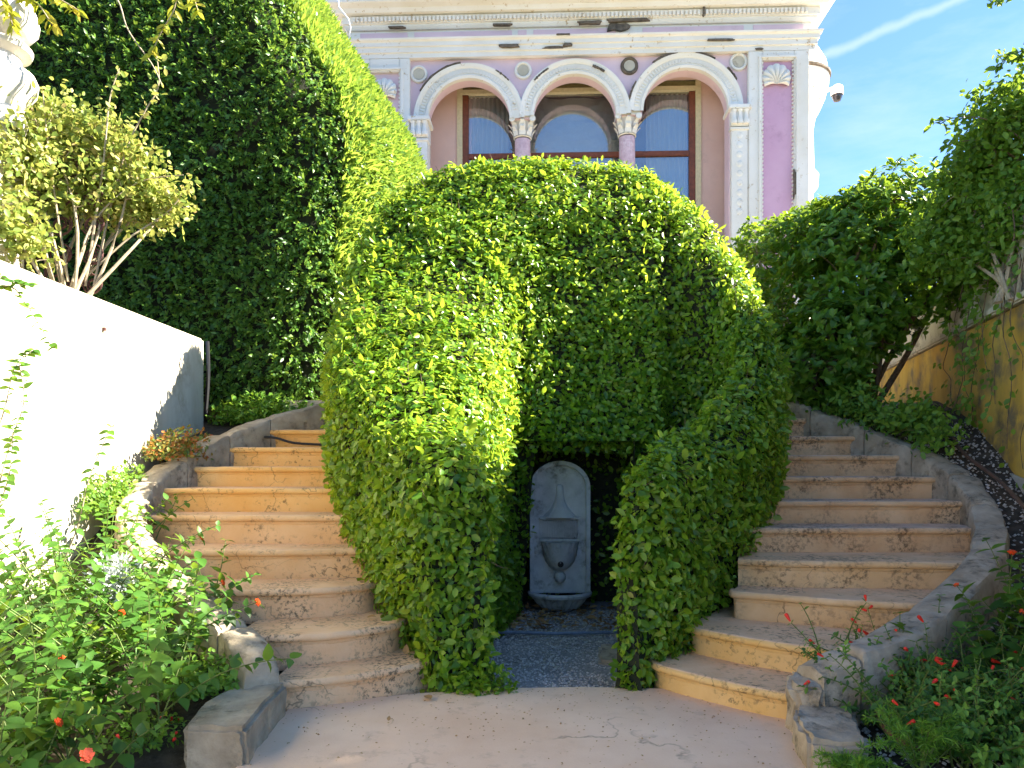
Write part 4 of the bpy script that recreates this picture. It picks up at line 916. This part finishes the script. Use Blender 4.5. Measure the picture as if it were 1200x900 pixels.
# ================================================================== SHRUBS
def branch(p0, p1, bend, m=7):
    p0, p1 = Vector(p0), Vector(p1); o = Vector((rnd.uniform(-1, 1), rnd.uniform(-1, 1), rnd.uniform(-.2, 1))) * bend
    return [p0.lerp(p1, i/(m-1)) + o*math.sin(math.pi*i/(m-1)) for i in range(m)]
def blob_points(blobs, n, shell=.55):
    w = np.array([b[3]*b[4]*b[5] for b in blobs])**.75; idx = RG.choice(len(blobs), n, p=w/w.sum()); B = np.array(blobs)[idx]
    d = nrm(RG.normal(size=(n, 3))); r = (shell + (1-shell)*RG.random(n)**.6)
    lump = np.array([1 + .38*fbm(v, 1.7, int(k)) for v, k in zip(d, idx)])
    return B[:, :3] + d*B[:, 3:6]*(r*lump)[:, None], d
def shrub(name, label, cat, base, blobs, clusters, per, L_, tpl, mat, nstem, bark, r0=.03, wid=1.0, whorl=True, shell=.5, extra=None):
    t_ = thing(name, label, cat, base); bv = Vector(base)
    pts, d = blob_points(blobs, clusters, shell)
    st = MB(); hubs = []
    for k in range(nstem):
        b = blobs[k % len(blobs)]; q = Vector(b[:3]) + Vector([rnd.uniform(-.5, .5)*b[3+i] for i in range(3)])
        br = branch(bv + Vector((rnd.uniform(-.08, .08), rnd.uniform(-.08, .08), -.05)), q, .12*(q-bv).length); st.tube([p - bv for p in br], r0, r0*.45, n=6); hubs += br[3:]
    H = np.array([tuple(h) for h in hubs])
    for k in range(0, clusters, max(1, clusters//220)):
        h = H[np.argmin(np.linalg.norm(H - pts[k], axis=1))]; st.tube([p - bv for p in branch(h, pts[k], .05, 5)], r0*.28, r0*.1, n=4, cap=False)
    st.build('branches', bark, t_, smooth=True)
    n = clusters*per; c = np.repeat(pts, per, 0); dd = np.repeat(nrm(d + np.array((0, 0, .45)) + RG.normal(size=d.shape)*.3), per, 0)
    if whorl:
        tn_ = nrm(np.cross(dd, RG.normal(size=(n,3)))); ax = nrm(tn_ + dd*RG.uniform(.1, .9, n)[:, None]); nm = dd + tn_*-.3; pos = c + RG.normal(size=(n,3))*L_*.08
    else:
        pos = c + RG.normal(size=(n,3))*L_*.9; ax = RG.normal(size=(n,3)) + (0, 0, -.3); nm = dd + RG.normal(size=(n,3))*.7
    V, T = scatter(tpl, pos - np.array(bv), ax, nm, L_*RG.uniform(.6, 1.2, n), wid); np_mesh('foliage', V, T, mat, t_)['kind'] = 'stuff'
    return t_
def blob(px, py, d, rx, rz, ry=None): c = P(px, py, d); k = d/F; return (c.x, c.y, c.z, rx*k, (ry or (rx+rz)/2)*k, rz*k)

shrub('pittosporum_shrub', 'large dark green pittosporum shrub with glossy whorled leaves above the yellow wall', 'shrub', (3.55, 7.6, 1.75),
      [blob(1050, 268, 7.4, 74, 66), blob(1000, 330, 7.5, 72, 84), blob(1085, 310, 7.0, 60, 70), blob(980, 395, 7.2, 56, 60), blob(1035, 372, 7.2, 40, 44), blob(965, 282, 7.9, 56, 46), blob(1015, 262, 7.7, 50, 44)], 3300, 9, .085, LEAF8, M['pitto'], 12, M['bark'], .035, wid=.85)
shrub('pittosporum_shrub', 'twiggy small-leaved shrub between the horseshoe hedge and the big dark shrub', 'shrub', (2.75, 8.0, 1.8),
      [blob(905, 318, 8.2, 48, 56), blob(900, 400, 7.9, 42, 70), blob(940, 278, 8.6, 42, 38), blob(882, 286, 8.6, 26, 30)], 1500, 7, .065, LEAF8, M['pitto'], 10, M['paletwig'], .022, wid=.9, shell=.35)
shrub('climbing_vine', 'bright green climbing vine mounded over the wall parapet', 'vine', (3.72, 5.6, 2.5),
      [blob(1180, 150, 5.9, 46, 58), blob(1150, 215, 6.1, 52, 48), blob(1120, 275, 6.3, 50, 46), blob(1195, 255, 5.7, 45, 60), blob(1160, 300, 6.0, 44, 32)], 1900, 7, .062, LEAF8, M['vine'], 10, M['paletwig'], .018, wid=1.05, whorl=False, shell=.3)
shrub('shade_shrub', 'low dark bush in the shade at the top of the weathered stairs', 'shrub', (3.0, 7.2, 1.7),
      [blob(955, 440, 7.1, 46, 38), blob(990, 448, 7.0, 32, 34), blob(930, 425, 7.5, 35, 45)], 620, 8, .09, LEAF8, M['pitto'], 8, M['bark'], .02, wid=.9)
shrub('ground_cover_clump', 'dark leafy ground cover along the foot of the yellow wall', 'plant', (3.3, 6.6, 1.5),
      [blob(1060, 492, 6.4, 40, 18), blob(1005, 474, 6.7, 30, 18), blob(1095, 510, 6.0, 22, 14)], 240, 8, .065, LEAF8, M['clover'], 8, M['greenstem'], .008, whorl=False)
# off-frame tree on the far side of the yellow wall whose twigs reach into the sky
ft = shrub('overhanging_tree', 'tree beyond the yellow wall with thin leafy twigs reaching into the sky and an unseen crown added for shade', 'tree', (6.2, 6.2, 1.0),
      [(5.7, 5.9, 4.4, .9, 1.0, .9), (6.6, 5.6, 4.4, 1.2, .9, 1.1), (6.5, 4.6, 5.1, 1.3, 1.0, 1.35), (6.5, 3.5, 5.3, 1.3, 1.3, 1.4), (6.5, 1.8, 5.3, 1.3, 1.4, 1.4), (6.5, 4.6, 3.4, 1.1, 2.2, 1.1), (6.4, 2.4, 3.2, 1.1, 1.6, 1.1)], 9000, 7, .13, LEAF4, M['vine'], 14, M['bark'], .06, whorl=False)  # unseen crown enlarged to cast shade on the paving and lower bed
tw = MB(); LPv, LAx = [], []
for pts in ([P(1260, 70, 5.6), P(1220, 55, 5.6), P(1190, 63, 5.6), P(1165, 80, 5.6)], [P(1250, 20, 5.6), P(1200, -8, 5.6), P(1160, 2, 5.6)], [P(1220, 180, 5.7), P(1170, 145, 5.7), P(1130, 137, 5.7), P(1092, 145, 5.7)], [P(1200, 190, 5.8), P(1150, 165, 5.8), P(1110, 170, 5.8)], [P(1240, 80, 5.6), P(1200, 66, 5.6), P(1168, 66, 5.6)]):
    c = catmull([tuple(p) for p in pts], 22); tw.tube([Vector(p) - Vector((6.2, 6.2, 1.0)) for p in c], .007, .003, n=4)
    for k in range(7, 22):
        for s in (-1, 1):
            LPv.append(c[k] + RG.normal(size=3)*.01); LAx.append((c[k]-c[k-1])*18 + RG.normal(size=3)*.7 + (0, 0, s*.4))
tw.build('twig', M['bark'], ft, smooth=True)
LPv, LAx = np.array(LPv), np.array(LAx); V, T = scatter(LEAF8, LPv - np.array((6.2, 6.2, 1.0)), LAx, RG.normal(size=LPv.shape) + (0, -.4, .6), RG.uniform(.05, .09, len(LPv)), .9); np_mesh('twig_leaves', V, T, M['vine'], ft)['kind'] = 'stuff'
# hanging strands of the vine on the yellow wall
hv = thing('hanging_vine', 'thin vine strands trailing down the yellow plaster wall', 'vine', (3.6, 5.6, 2.5)); hb = Vector((3.6, 5.6, 2.5)); LPv, LAx = [], []
def wallpt(s, z, off=.06): x, y = yp(s, -off); return Vector((x, y, z))
st = MB()
for (s, z0, z1, lf_) in ((.395, 2.9, 1.5, 5), (.42, 3.0, 1.2, 3), (.45, 2.8, 1.9, 5), (.47, 3.1, 1.35, 4), (.50, 3.0, 1.7, 7), (.53, 2.9, 1.6, 5), (.55, 3.0, 2.0, 14), (.565, 2.9, 1.5, 22), (.59, 2.9, 1.55, 16), (.62, 2.8, 1.7, 10), (.66, 2.8, 1.75, 12), (.375, 2.9, 1.9, 6)):
    m_ = 9; pts = [wallpt(s + .012*math.sin(i*1.1 + s*90) + .01*rnd.uniform(-1, 1), z0 + (z1-z0)*i/(m_-1), .075) for i in range(m_)]
    st.tube([p - hb for p in catmull([tuple(p) for p in pts], 26) for p in [Vector(p)]], .005, .0025, n=4)
    for k in range(lf_*4):
        i = rnd.randrange(m_); LPv.append(tuple(pts[i] + Vector((rnd.uniform(-.06, .02), rnd.uniform(-.06, .06), rnd.uniform(-.12, .12))))); LAx.append((rnd.uniform(-1, .3), rnd.uniform(-1, 1), -.7))
st.build('strands', M['bark'], hv, smooth=True); LPv, LAx = np.array(LPv), np.array(LAx)
V, T = scatter(LEAF8, LPv - np.array(hb), LAx, np.tile((-1., -.4, .4), (len(LPv), 1)) + RG.normal(size=LPv.shape)*.4, RG.uniform(.035, .075, len(LPv)), 1.2); np_mesh('foliage', V, T, M['vine'], hv)['kind'] = 'stuff'
# rose shrub over the white wall
rs = shrub('rose_shrub', 'loose yellowing rose shrub in sunlight on top of the white wall', 'shrub', (-3.05, 5.1, 2.2),
      [blob(70, 210, 5.3, 62, 50), blob(20, 190, 5.0, 40, 60), blob(130, 225, 5.4, 58, 42), blob(165, 235, 5.5, 42, 36), blob(60, 150, 5.3, 50, 40), blob(120, 170, 5.4, 34, 36), blob(12, 262, 4.8, 40, 34), blob(35, 290, 4.9, 34, 24), blob(190, 238, 5.5, 32, 24), blob(150, 190, 5.4, 40, 34)], 1450, 7, .050, LEAF8, M['rose'], 14, M['paletwig'], .014, wid=1.2, whorl=False, shell=.2)
st = MB(); LPv = []
rb0 = Vector((-3.05, 5.1, 2.2))
for pts in ([(110, 335, 5.2), (130, 240, 5.3), (150, 170, 5.3), (170, 130, 5.3), (186, 100, 5.3), (183, 60, 5.3)], [(100, 335, 5.2), (120, 200, 5.2), (128, 120, 5.2), (140, 80, 5.2)], [(95, 330, 5.2), (150, 280, 5.3), (200, 245, 5.4), (225, 205, 5.4)], [(80, 330, 5.1), (60, 200, 5.1), (50, 105, 5.1)], [(85, 330, 5.1), (110, 260, 5.2), (160, 215, 5.3), (215, 205, 5.3)]):
    c = catmull([tuple(P(*p)) for p in pts], 24); st.tube([Vector(p) - rb0 for p in c], .009, .003, n=5)
    for k in range(8, 24): LPv += [c[k] + RG.normal(size=3)*.025 for _ in range(3)]
st.build('cane', M['paletwig'], rs, smooth=True); LPv = np.array(LPv); V, T = scatter(LEAF8, LPv - np.array(rb0), RG.normal(size=LPv.shape) + (0, 0, -.3), RG.normal(size=LPv.shape) + (0, 0, .6), RG.uniform(.03, .06, len(LPv)), 1.2); np_mesh('cane_leaves', V, T, M['rose'], rs)['kind'] = 'stuff'
# wisteria-like sprays from the pillar top
ws = thing('trailing_creeper', 'yellow-green creeper sprays hanging over the limestone pillar', 'vine', (pc.x, pc.y, 4.6)); wb = Vector((pc.x, pc.y, 4.6)); st = MB(); LPv, LAx = [], []
for pts in ([(-30, -30, 4.9), (10, -12, 4.9), (40, 0, 4.9), (62, 30, 4.9)], [(-20, -20, 4.8), (20, -20, 4.9), (60, -6, 4.9), (92, 12, 4.9)], [(-20, -30, 4.8), (5, 0, 4.8), (15, 30, 4.8)], [(20, -40, 4.9), (150, -60, 5), (215, -20, 5), (232, 12, 5)], [(150, -60, 5), (205, -30, 5), (205, 8, 5), (190, 35, 5), (178, 62, 5)], [(90, -50, 5), (135, -5, 5), (150, 35, 5), (178, 75, 5), (190, 100, 5)]):
    c = catmull([tuple(P(*p)) for p in pts], 20); st.tube([Vector(p) - wb for p in c], .006, .003, n=4)
    if len(pts) == 5 and pts[0][0] == 90: continue
    for k in range(7, 20):
        for s in (-1, 1): LPv.append(c[k]); LAx.append(np.array((s*.7, RG.normal()*.5, -.8)))
st.build('stem', M['paletwig'], ws, smooth=True); LPv, LAx = np.array(LPv), np.array(LAx)
V, T = scatter(LEAF8, LPv - np.array(wb), LAx + RG.normal(size=LPv.shape)*.25, np.tile((0, -1., .5), (len(LPv), 1)) + RG.normal(size=LPv.shape)*.4, RG.uniform(.06, .10, len(LPv)), .8); np_mesh('foliage', V, T, M['wist'], ws)['kind'] = 'stuff'

# ================================================================== FOREGROUND PLANTS (leaf by leaf where leaves are large)
def fine_leaf(n=9):
    """ovate leaf with a fine saw edge, folded along the midrib and drooping to the tip"""
    v = []; f = []
    for i in range(n+1):
        t = i/n; w = .33*math.sin(math.pi*t**.75)**.85*(1.0 if i % 2 else .93) + .002; z = -.18*t*t + .02
        v += [(t, w, z + .07*w/.33), (t, 0, z), (t, -w, z + .07*w/.33)]
    for i in range(n):
        k = i*3; f += [(k, k+1, k+4), (k, k+4, k+3), (k+1, k+2, k+5), (k+1, k+5, k+4)]
    return (np.array(v), f)
def leaf_mesh(name, tpl, mat, fold=1.0):
    tv, tf = tpl; me = bpy.data.meshes.new(name); v = tv.copy(); v[:, 2] *= fold; me.from_pydata([tuple(x) for x in v], [], tf); me.update()
    me.polygons.foreach_set('use_smooth', [True]*len(me.polygons)); me.materials.append(mat); return me
def obj_leaf_mat():
    """as leaf_mat, varied per object"""
    m = leaf_mat('lantana_single_leaf', [(.1, (0.03, 0.09, 0.016)), (.5, (0.055, 0.155, 0.02)), (.85, (0.12, 0.25, 0.03))], (0.42, 0.55, 0.04), .38, .62, noise_s=3, spec=.2)
    nt = m.node_tree; oi = N(nt, 'ShaderNodeObjectInfo')
    for l in list(nt.links):
        if l.from_socket.name == 'Random Per Island': to = l.to_socket; nt.links.remove(l); nt.links.new(oi.outputs['Random'], to)
    return m
M['lantana_obj'] = obj_leaf_mat()
LM = leaf_mesh('leaf', fine_leaf(), M['lantana_obj'])
def flower_mesh(n=14, r=.022):
    mb = MB()
    for k in range(n):
        a = 2.4*k; q = math.sqrt((k+.5)/n); x, y, z = r*q*math.cos(a), r*q*math.sin(a), .012*(1-q*q); s = .0075
        mb.add([(x-s, y-s, z), (x+s, y-s, z), (x+s, y+s, z), (x-s, y+s, z), (x*.6, y*.6, z-.02)], [(0,1,2,3), (0,4,1), (1,4,2), (2,4,3), (3,4,0)])
    me = bpy.data.meshes.new('flower_head'); me.from_pydata(mb.v, [], mb.f); me.materials.append(M['orange']); return me
FM = flower_mesh()
def tube_flower_mesh():
    mb = MB(); mb.lathe([(.003, 0), (.006, .012), (.0085, .03), (.0065, .036), (.001, .037)], n=6); me = bpy.data.meshes.new('flower'); me.from_pydata(mb.v, [], mb.f); me.materials.append(M['red']); return me
TF = tube_flower_mesh()
def place(me, name, parent, pos, ax, nm, s):
    ax = Vector(ax).normalized(); nm = Vector(nm); nm = (nm - ax*nm.dot(ax)).normalized(); sd = nm.cross(ax)
    o = bpy.data.objects.new(name, me); COL.objects.link(o); o.parent = parent
    m_ = Matrix((ax, sd, nm)).transposed().to_4x4(); o.matrix_local = Matrix.Translation(pos) @ m_ @ Matrix.Scale(s, 4); return o
def arching(name, label, cat, base, stems, L_, leaf, nobj, flowers, spread=(0, 0), lean=(0, 0, 0), fmesh=None, gap=.055, up=1.0, mat=None, tpl=OVATE, spots=None):
    """a bush of arching stems with opposite leaves; the first nobj leaves (largest, topmost) are parts of their own"""
    t_ = thing(name, label, cat, base); st = MB(); LV = []; tips = []
    for k in range(stems):
        a = rnd.uniform(0, 2*math.pi); ln = rnd.uniform(.6, 1.1)*L_
        b0 = Vector((rnd.uniform(-1, 1)*spread[0], rnd.uniform(-1, 1)*spread[1], 0)); b0.z = bedz(base[1] + b0.y) - bedz(base[1]) - .03
        d = Vector((math.cos(a)*rnd.uniform(.2, .9), math.sin(a)*rnd.uniform(.2, .9), up)).normalized() + Vector(lean); p = b0.copy(); pts = [p.copy()]; m_ = int(ln/gap)
        side = Vector((-d.y, d.x, .1)).normalized()
        for i in range(m_):
            d = (d + Vector((rnd.uniform(-.1, .1), rnd.uniform(-.1, .1), -.05))).normalized(); p = p + d*gap; pts.append(p.copy())
            if i > m_*.22:
                side = (Matrix.Rotation(rnd.uniform(.9, 1.8), 3, d) @ side); side = (side - d*side.dot(d)).normalized()
                for s in (-1, 1): LV.append((p.copy(), (side*s + d*.35 + Vector((0, 0, -.15))), Vector((0, 0, 1)) + d*.4 + Vector((rnd.uniform(-.4, .4), rnd.uniform(-.5, .2), 0)), leaf*rnd.uniform(.6, 1.25)*(1.1 - .45*i/m_)))
        st.tube(pts, .005, .002, n=4); tips.append((p.copy(), d.copy()))
    st.build('stem', M['greenstem'], t_, smooth=True)
    LV.sort(key=lambda q: -(q[0].z*1.0 - q[0].y*.5 + q[3]*3))
    for (p, ax, nm, s) in LV[:nobj]: place(LM, 'leaf', t_, p, ax, nm, s)
    rest = LV[nobj:]
    if rest:
        V, T = scatter(tpl, np.array([tuple(q[0]) for q in rest]), np.array([tuple(q[1]) for q in rest]), np.array([tuple(q[2]) for q in rest]), np.array([q[3] for q in rest]), 1.0)
        np_mesh('foliage', V, T, mat or M['lantana'], t_)['kind'] = 'stuff'
    rnd.shuffle(tips)
    for (p, d) in tips[:flowers]:
        if fmesh is TF: 
            for q in range(1): dd = Vector((rnd.uniform(-1, 1), rnd.uniform(-1, .4), rnd.uniform(-.2, .8))).normalized(); place(TF, 'flower', t_, p + dd*.01, dd.orthogonal(), dd, rnd.uniform(.8, 1.2))
        else: place(FM, 'flower_head', t_, p + d*.01, d.orthogonal(), d, rnd.uniform(.5, .9))
    return t_
arching('lantana_shrub', 'broad leafy lantana shrub with orange flower heads beside the grey kerb end block', 'shrub', (-1.85, 3.45, bedz(3.45)), 60, .80, .085, 300, 3, (.32, .38), (.04, -.06, 0))
arching('lantana_shrub', 'lantana shrub with many upright leafy stems against the white wall', 'shrub', (-2.45, 3.95, bedz(3.95)), 52, .85, .08, 300, 3, (.25, .4), (.02, 0, .1))
arching('lantana_shrub', 'deep green lantana shrub with red-orange flowers in the shaded bed corner', 'shrub', (-1.85, 2.85, bedz(2.85)), 44, .55, .08, 260, 3, (.3, .3), (0, 0, 0))
arching('lantana_shrub', 'sprawling lantana stems rising over the kerb of the ochre stairs', 'shrub', (-2.0, 4.12, bedz(4.12)), 34, .6, .075, 200, 2, (.3, .25), (.14, -.05, 0))
arching('lantana_shrub', 'sunlit pale leafy lantana at the foot of the white wall beside the curved kerb', 'shrub', (-2.55, 4.75, bedz(4.75)), 22, .5, .07, 200, 2, (.16, .35), (.1, 0, .1))
# climbing shoots on the white wall
cs_ = thing('climbing_shoots', 'thin leafy shoots climbing the bright white wall', 'vine', (-2.75, 4.1, .3)); cb = Vector((-2.75, 4.1, .3)); st = MB()
for pts in ([(-20, 560, 4.05), (5, 480, 4.05), (18, 430, 4.08), (40, 410, 4.1)], [(-10, 600, 4.0), (12, 520, 4.02), (28, 470, 4.05), (22, 425, 4.05)], [(-30, 350, 4.0), (8, 335, 4.0), (30, 355, 4.0), (62, 408, 4.0)], [(-20, 310, 4.0), (12, 330, 4.0), (35, 335, 4.0)], [(60, 690, 4.2), (90, 620, 4.2), (105, 560, 4.2), (130, 500, 4.2)], [(-20, 640, 3.9), (10, 560, 3.9), (15, 500, 3.9)]):
    c = catmull([tuple(P(*p)) for p in pts], 22); st.tube([Vector(p) - cb for p in c], .005, .002, n=4)
    for k in range(4, 22, 1):
        for s in (-1, 1):
            if rnd.random() < .75: place(LM, 'leaf', cs_, Vector(c[k]) - cb, Vector((s*rnd.uniform(.4, 1), rnd.uniform(-.6, .2), rnd.uniform(-.5, .5))), Vector((rnd.uniform(-.3, .5), -.6, .8)), rnd.uniform(.025, .062))
st.build('stem', M['paletwig'], cs_, smooth=True)
# silver-leaved plant
dm = thing('dusty_miller', 'silver-leaved plant among the lantana stems', 'plant', (-2.16, 4.1, .45)); n = 600
d = nrm(RG.normal(size=(n,3)) + (0, -.2, .5)); pos = d*(.04 + .12*RG.random(n)[:, None]) + (0, 0, .14)
V, T = scatter(LEAF4, pos, d + RG.normal(size=(n,3))*.4, RG.normal(size=(n,3)), RG.uniform(.02, .045, n), .8); np_mesh('foliage', V, T, M['silver'], dm)['kind'] = 'stuff'
st = MB()
for k in range(14): st.tube([(0, 0, -.1), tuple(np.array((0, 0, .05)) + pos[k]*.5), tuple(pos[k*7])], .005, .003, n=4)
st.build('stem', M['silver'], dm)
# clumps along the beds
def clump(name, label, cat, c, r, n, L_, mat, tpl=LEAF8, fl=0, wid=1.1, nx=1.0):
    b = Vector(c); t_ = thing(name, label, cat, c)
    d = nrm(RG.normal(size=(n,3)) * (1, 1, .7)); d[:, 2] = np.abs(d[:, 2]); pos = d*np.array(r)*(RG.random(n)**.45)[:, None]
    st = MB()
    for k in range(24): st.tube([(pos[k][0]*.2, pos[k][1]*.2, -.06), tuple(pos[k]*.6 + (0, 0, .02)), tuple(pos[k])], .004, .002, n=4)
    st.build('stem', M['greenstem'], t_)
    V, T = scatter(tpl, pos, d*.6 + RG.normal(size=(n,3)) + (0, 0, -.2), d*.5 + (0, -.2, 1.0) + RG.normal(size=(n,3))*.4, L_*RG.uniform(.6, 1.2, n), wid); np_mesh('foliage', V, T, mat, t_)['kind'] = 'stuff'
    for k in range(fl): q = pos[-k-1]; place(TF, 'flower', t_, Vector(q)*1.08, Vector((0, 0, 1)).orthogonal(), Vector((rnd.uniform(-1, 1), -.6, .6)), rnd.uniform(.7, 1.2))
    return t_
clump('geranium_clump', 'low geranium clump turning orange-red at the foot of the white wall', 'plant', (-2.64, 6.1, bedz(6.1)), (.24, .55, .26), 2600, .038, M['gera'])
clump('geranium_clump', 'green low clump between the white wall and curved kerb', 'plant', (-2.76, 5.35, bedz(5.35)), (.12, .5, .34), 2000, .042, M['clover'])
clump('ivy_clump', 'leafy green clump growing at the foot of the tall hedge', 'plant', (-2.35, 7.15, 1.62), (.55, .22, .3), 1800, .055, M['clover'])
clump('clover_clump', 'bright clover-like weeds spilling on to the kerb beside the lowest ochre steps', 'plant', (-1.52, 3.72, bedz(3.72)), (.2, .28, .16), 900, .036, M['clover'])
clump('clover_clump', 'small weeds on dark mulch behind the grey end block', 'plant', (-1.62, 3.3, bedz(3.3)-.02), (.2, .22, .1), 420, .03, M['clover'], fl=9)
clump('ivy_clump', 'trailing weeds below the horseshoe hedge end by the ochre stairs', 'plant', (-.18, 4.12, -.03), (.22, .1, .22), 520, .045, M['hedge'])
# feathery clumps
def feathery(label, c, r, n):
    t_ = thing('asparagus_fern', label, 'plant', c); st = MB(); pos, ax = [], []
    for k in range(n):
        a = rnd.uniform(0, 2*math.pi); e_ = rnd.uniform(.3, 1); tip = Vector((math.cos(a)*r[0]*e_, math.sin(a)*r[1]*e_, r[2]*rnd.uniform(.6, 1.1))); mid = tip*.55 + Vector((0, 0, .05)); c_l = catmull([(0, 0, -.03), tuple(mid), tuple(tip)], 14); st.tube(c_l, .003, .0015, n=3)
        for i in range(3, 14):
            for q in range(9): pos.append(c_l[i]); ax.append((c_l[i]-c_l[i-1])*25 + RG.normal(size=3))
    st.build('stem', M['greenstem'], t_); pos, ax = np.array(pos), np.array(ax); V, T = scatter(NEED, pos, ax, RG.normal(size=pos.shape), RG.uniform(.02, .045, len(pos)), .5); np_mesh('foliage', V, T, M['fern'], t_)['kind'] = 'stuff'
feathery('feathery bright green fern clump beside the mulch and red flowers', (1.62, 2.98, .03), (.24, .2, .2), 34)
feathery('small feathery clump in front of the curved end block', (1.34, 2.93, -.02), (.17, .12, .12), 20)
# red-flowered bushes beside the weathered stairs
arching('cuphea_shrub', 'small-leaved bush dotted with red tubular flowers beside the broken kerb stone', 'shrub', (1.95, 3.45, bedz(3.45, -.05)), 170, .52, .045, 0, 24, (.33, .28), (-.06, -.04, 0), fmesh=TF, gap=.03, mat=M['lantana'], tpl=LEAF8)
arching('cuphea_shrub', 'dense red-flowered bush in the mulch bed with a few yellowing leaves', 'shrub', (2.15, 3.15, bedz(3.15, -.05)), 170, .50, .044, 0, 18, (.32, .25), (0, -.04, 0), fmesh=TF, gap=.03, mat=M['clover'], tpl=LEAF8)
arching('cuphea_shrub', 'spindly red-flowered shoots leaning over the weathered kerb', 'shrub', (1.78, 3.72, bedz(3.72, -.05)), 26, .5, .04, 0, 18, (.2, .15), (-.16, -.02, .1), fmesh=TF, gap=.034, mat=M['clover'], tpl=LEAF8)
arching('leafy_shrub', 'large-leaved green shoots in the dark bed under the yellow wall', 'shrub', (2.5, 3.75, bedz(3.75)), 26, .66, .10, 240, 4, (.22, .25), (.0, -.02, .2), fmesh=FM)
arching('leafy_shrub', 'broad green leaves rising among the red-flowered bushes', 'shrub', (2.0, 3.6, bedz(3.6)), 7, .45, .10, 70, 0, (.3, .15), (-.05, 0, .1))
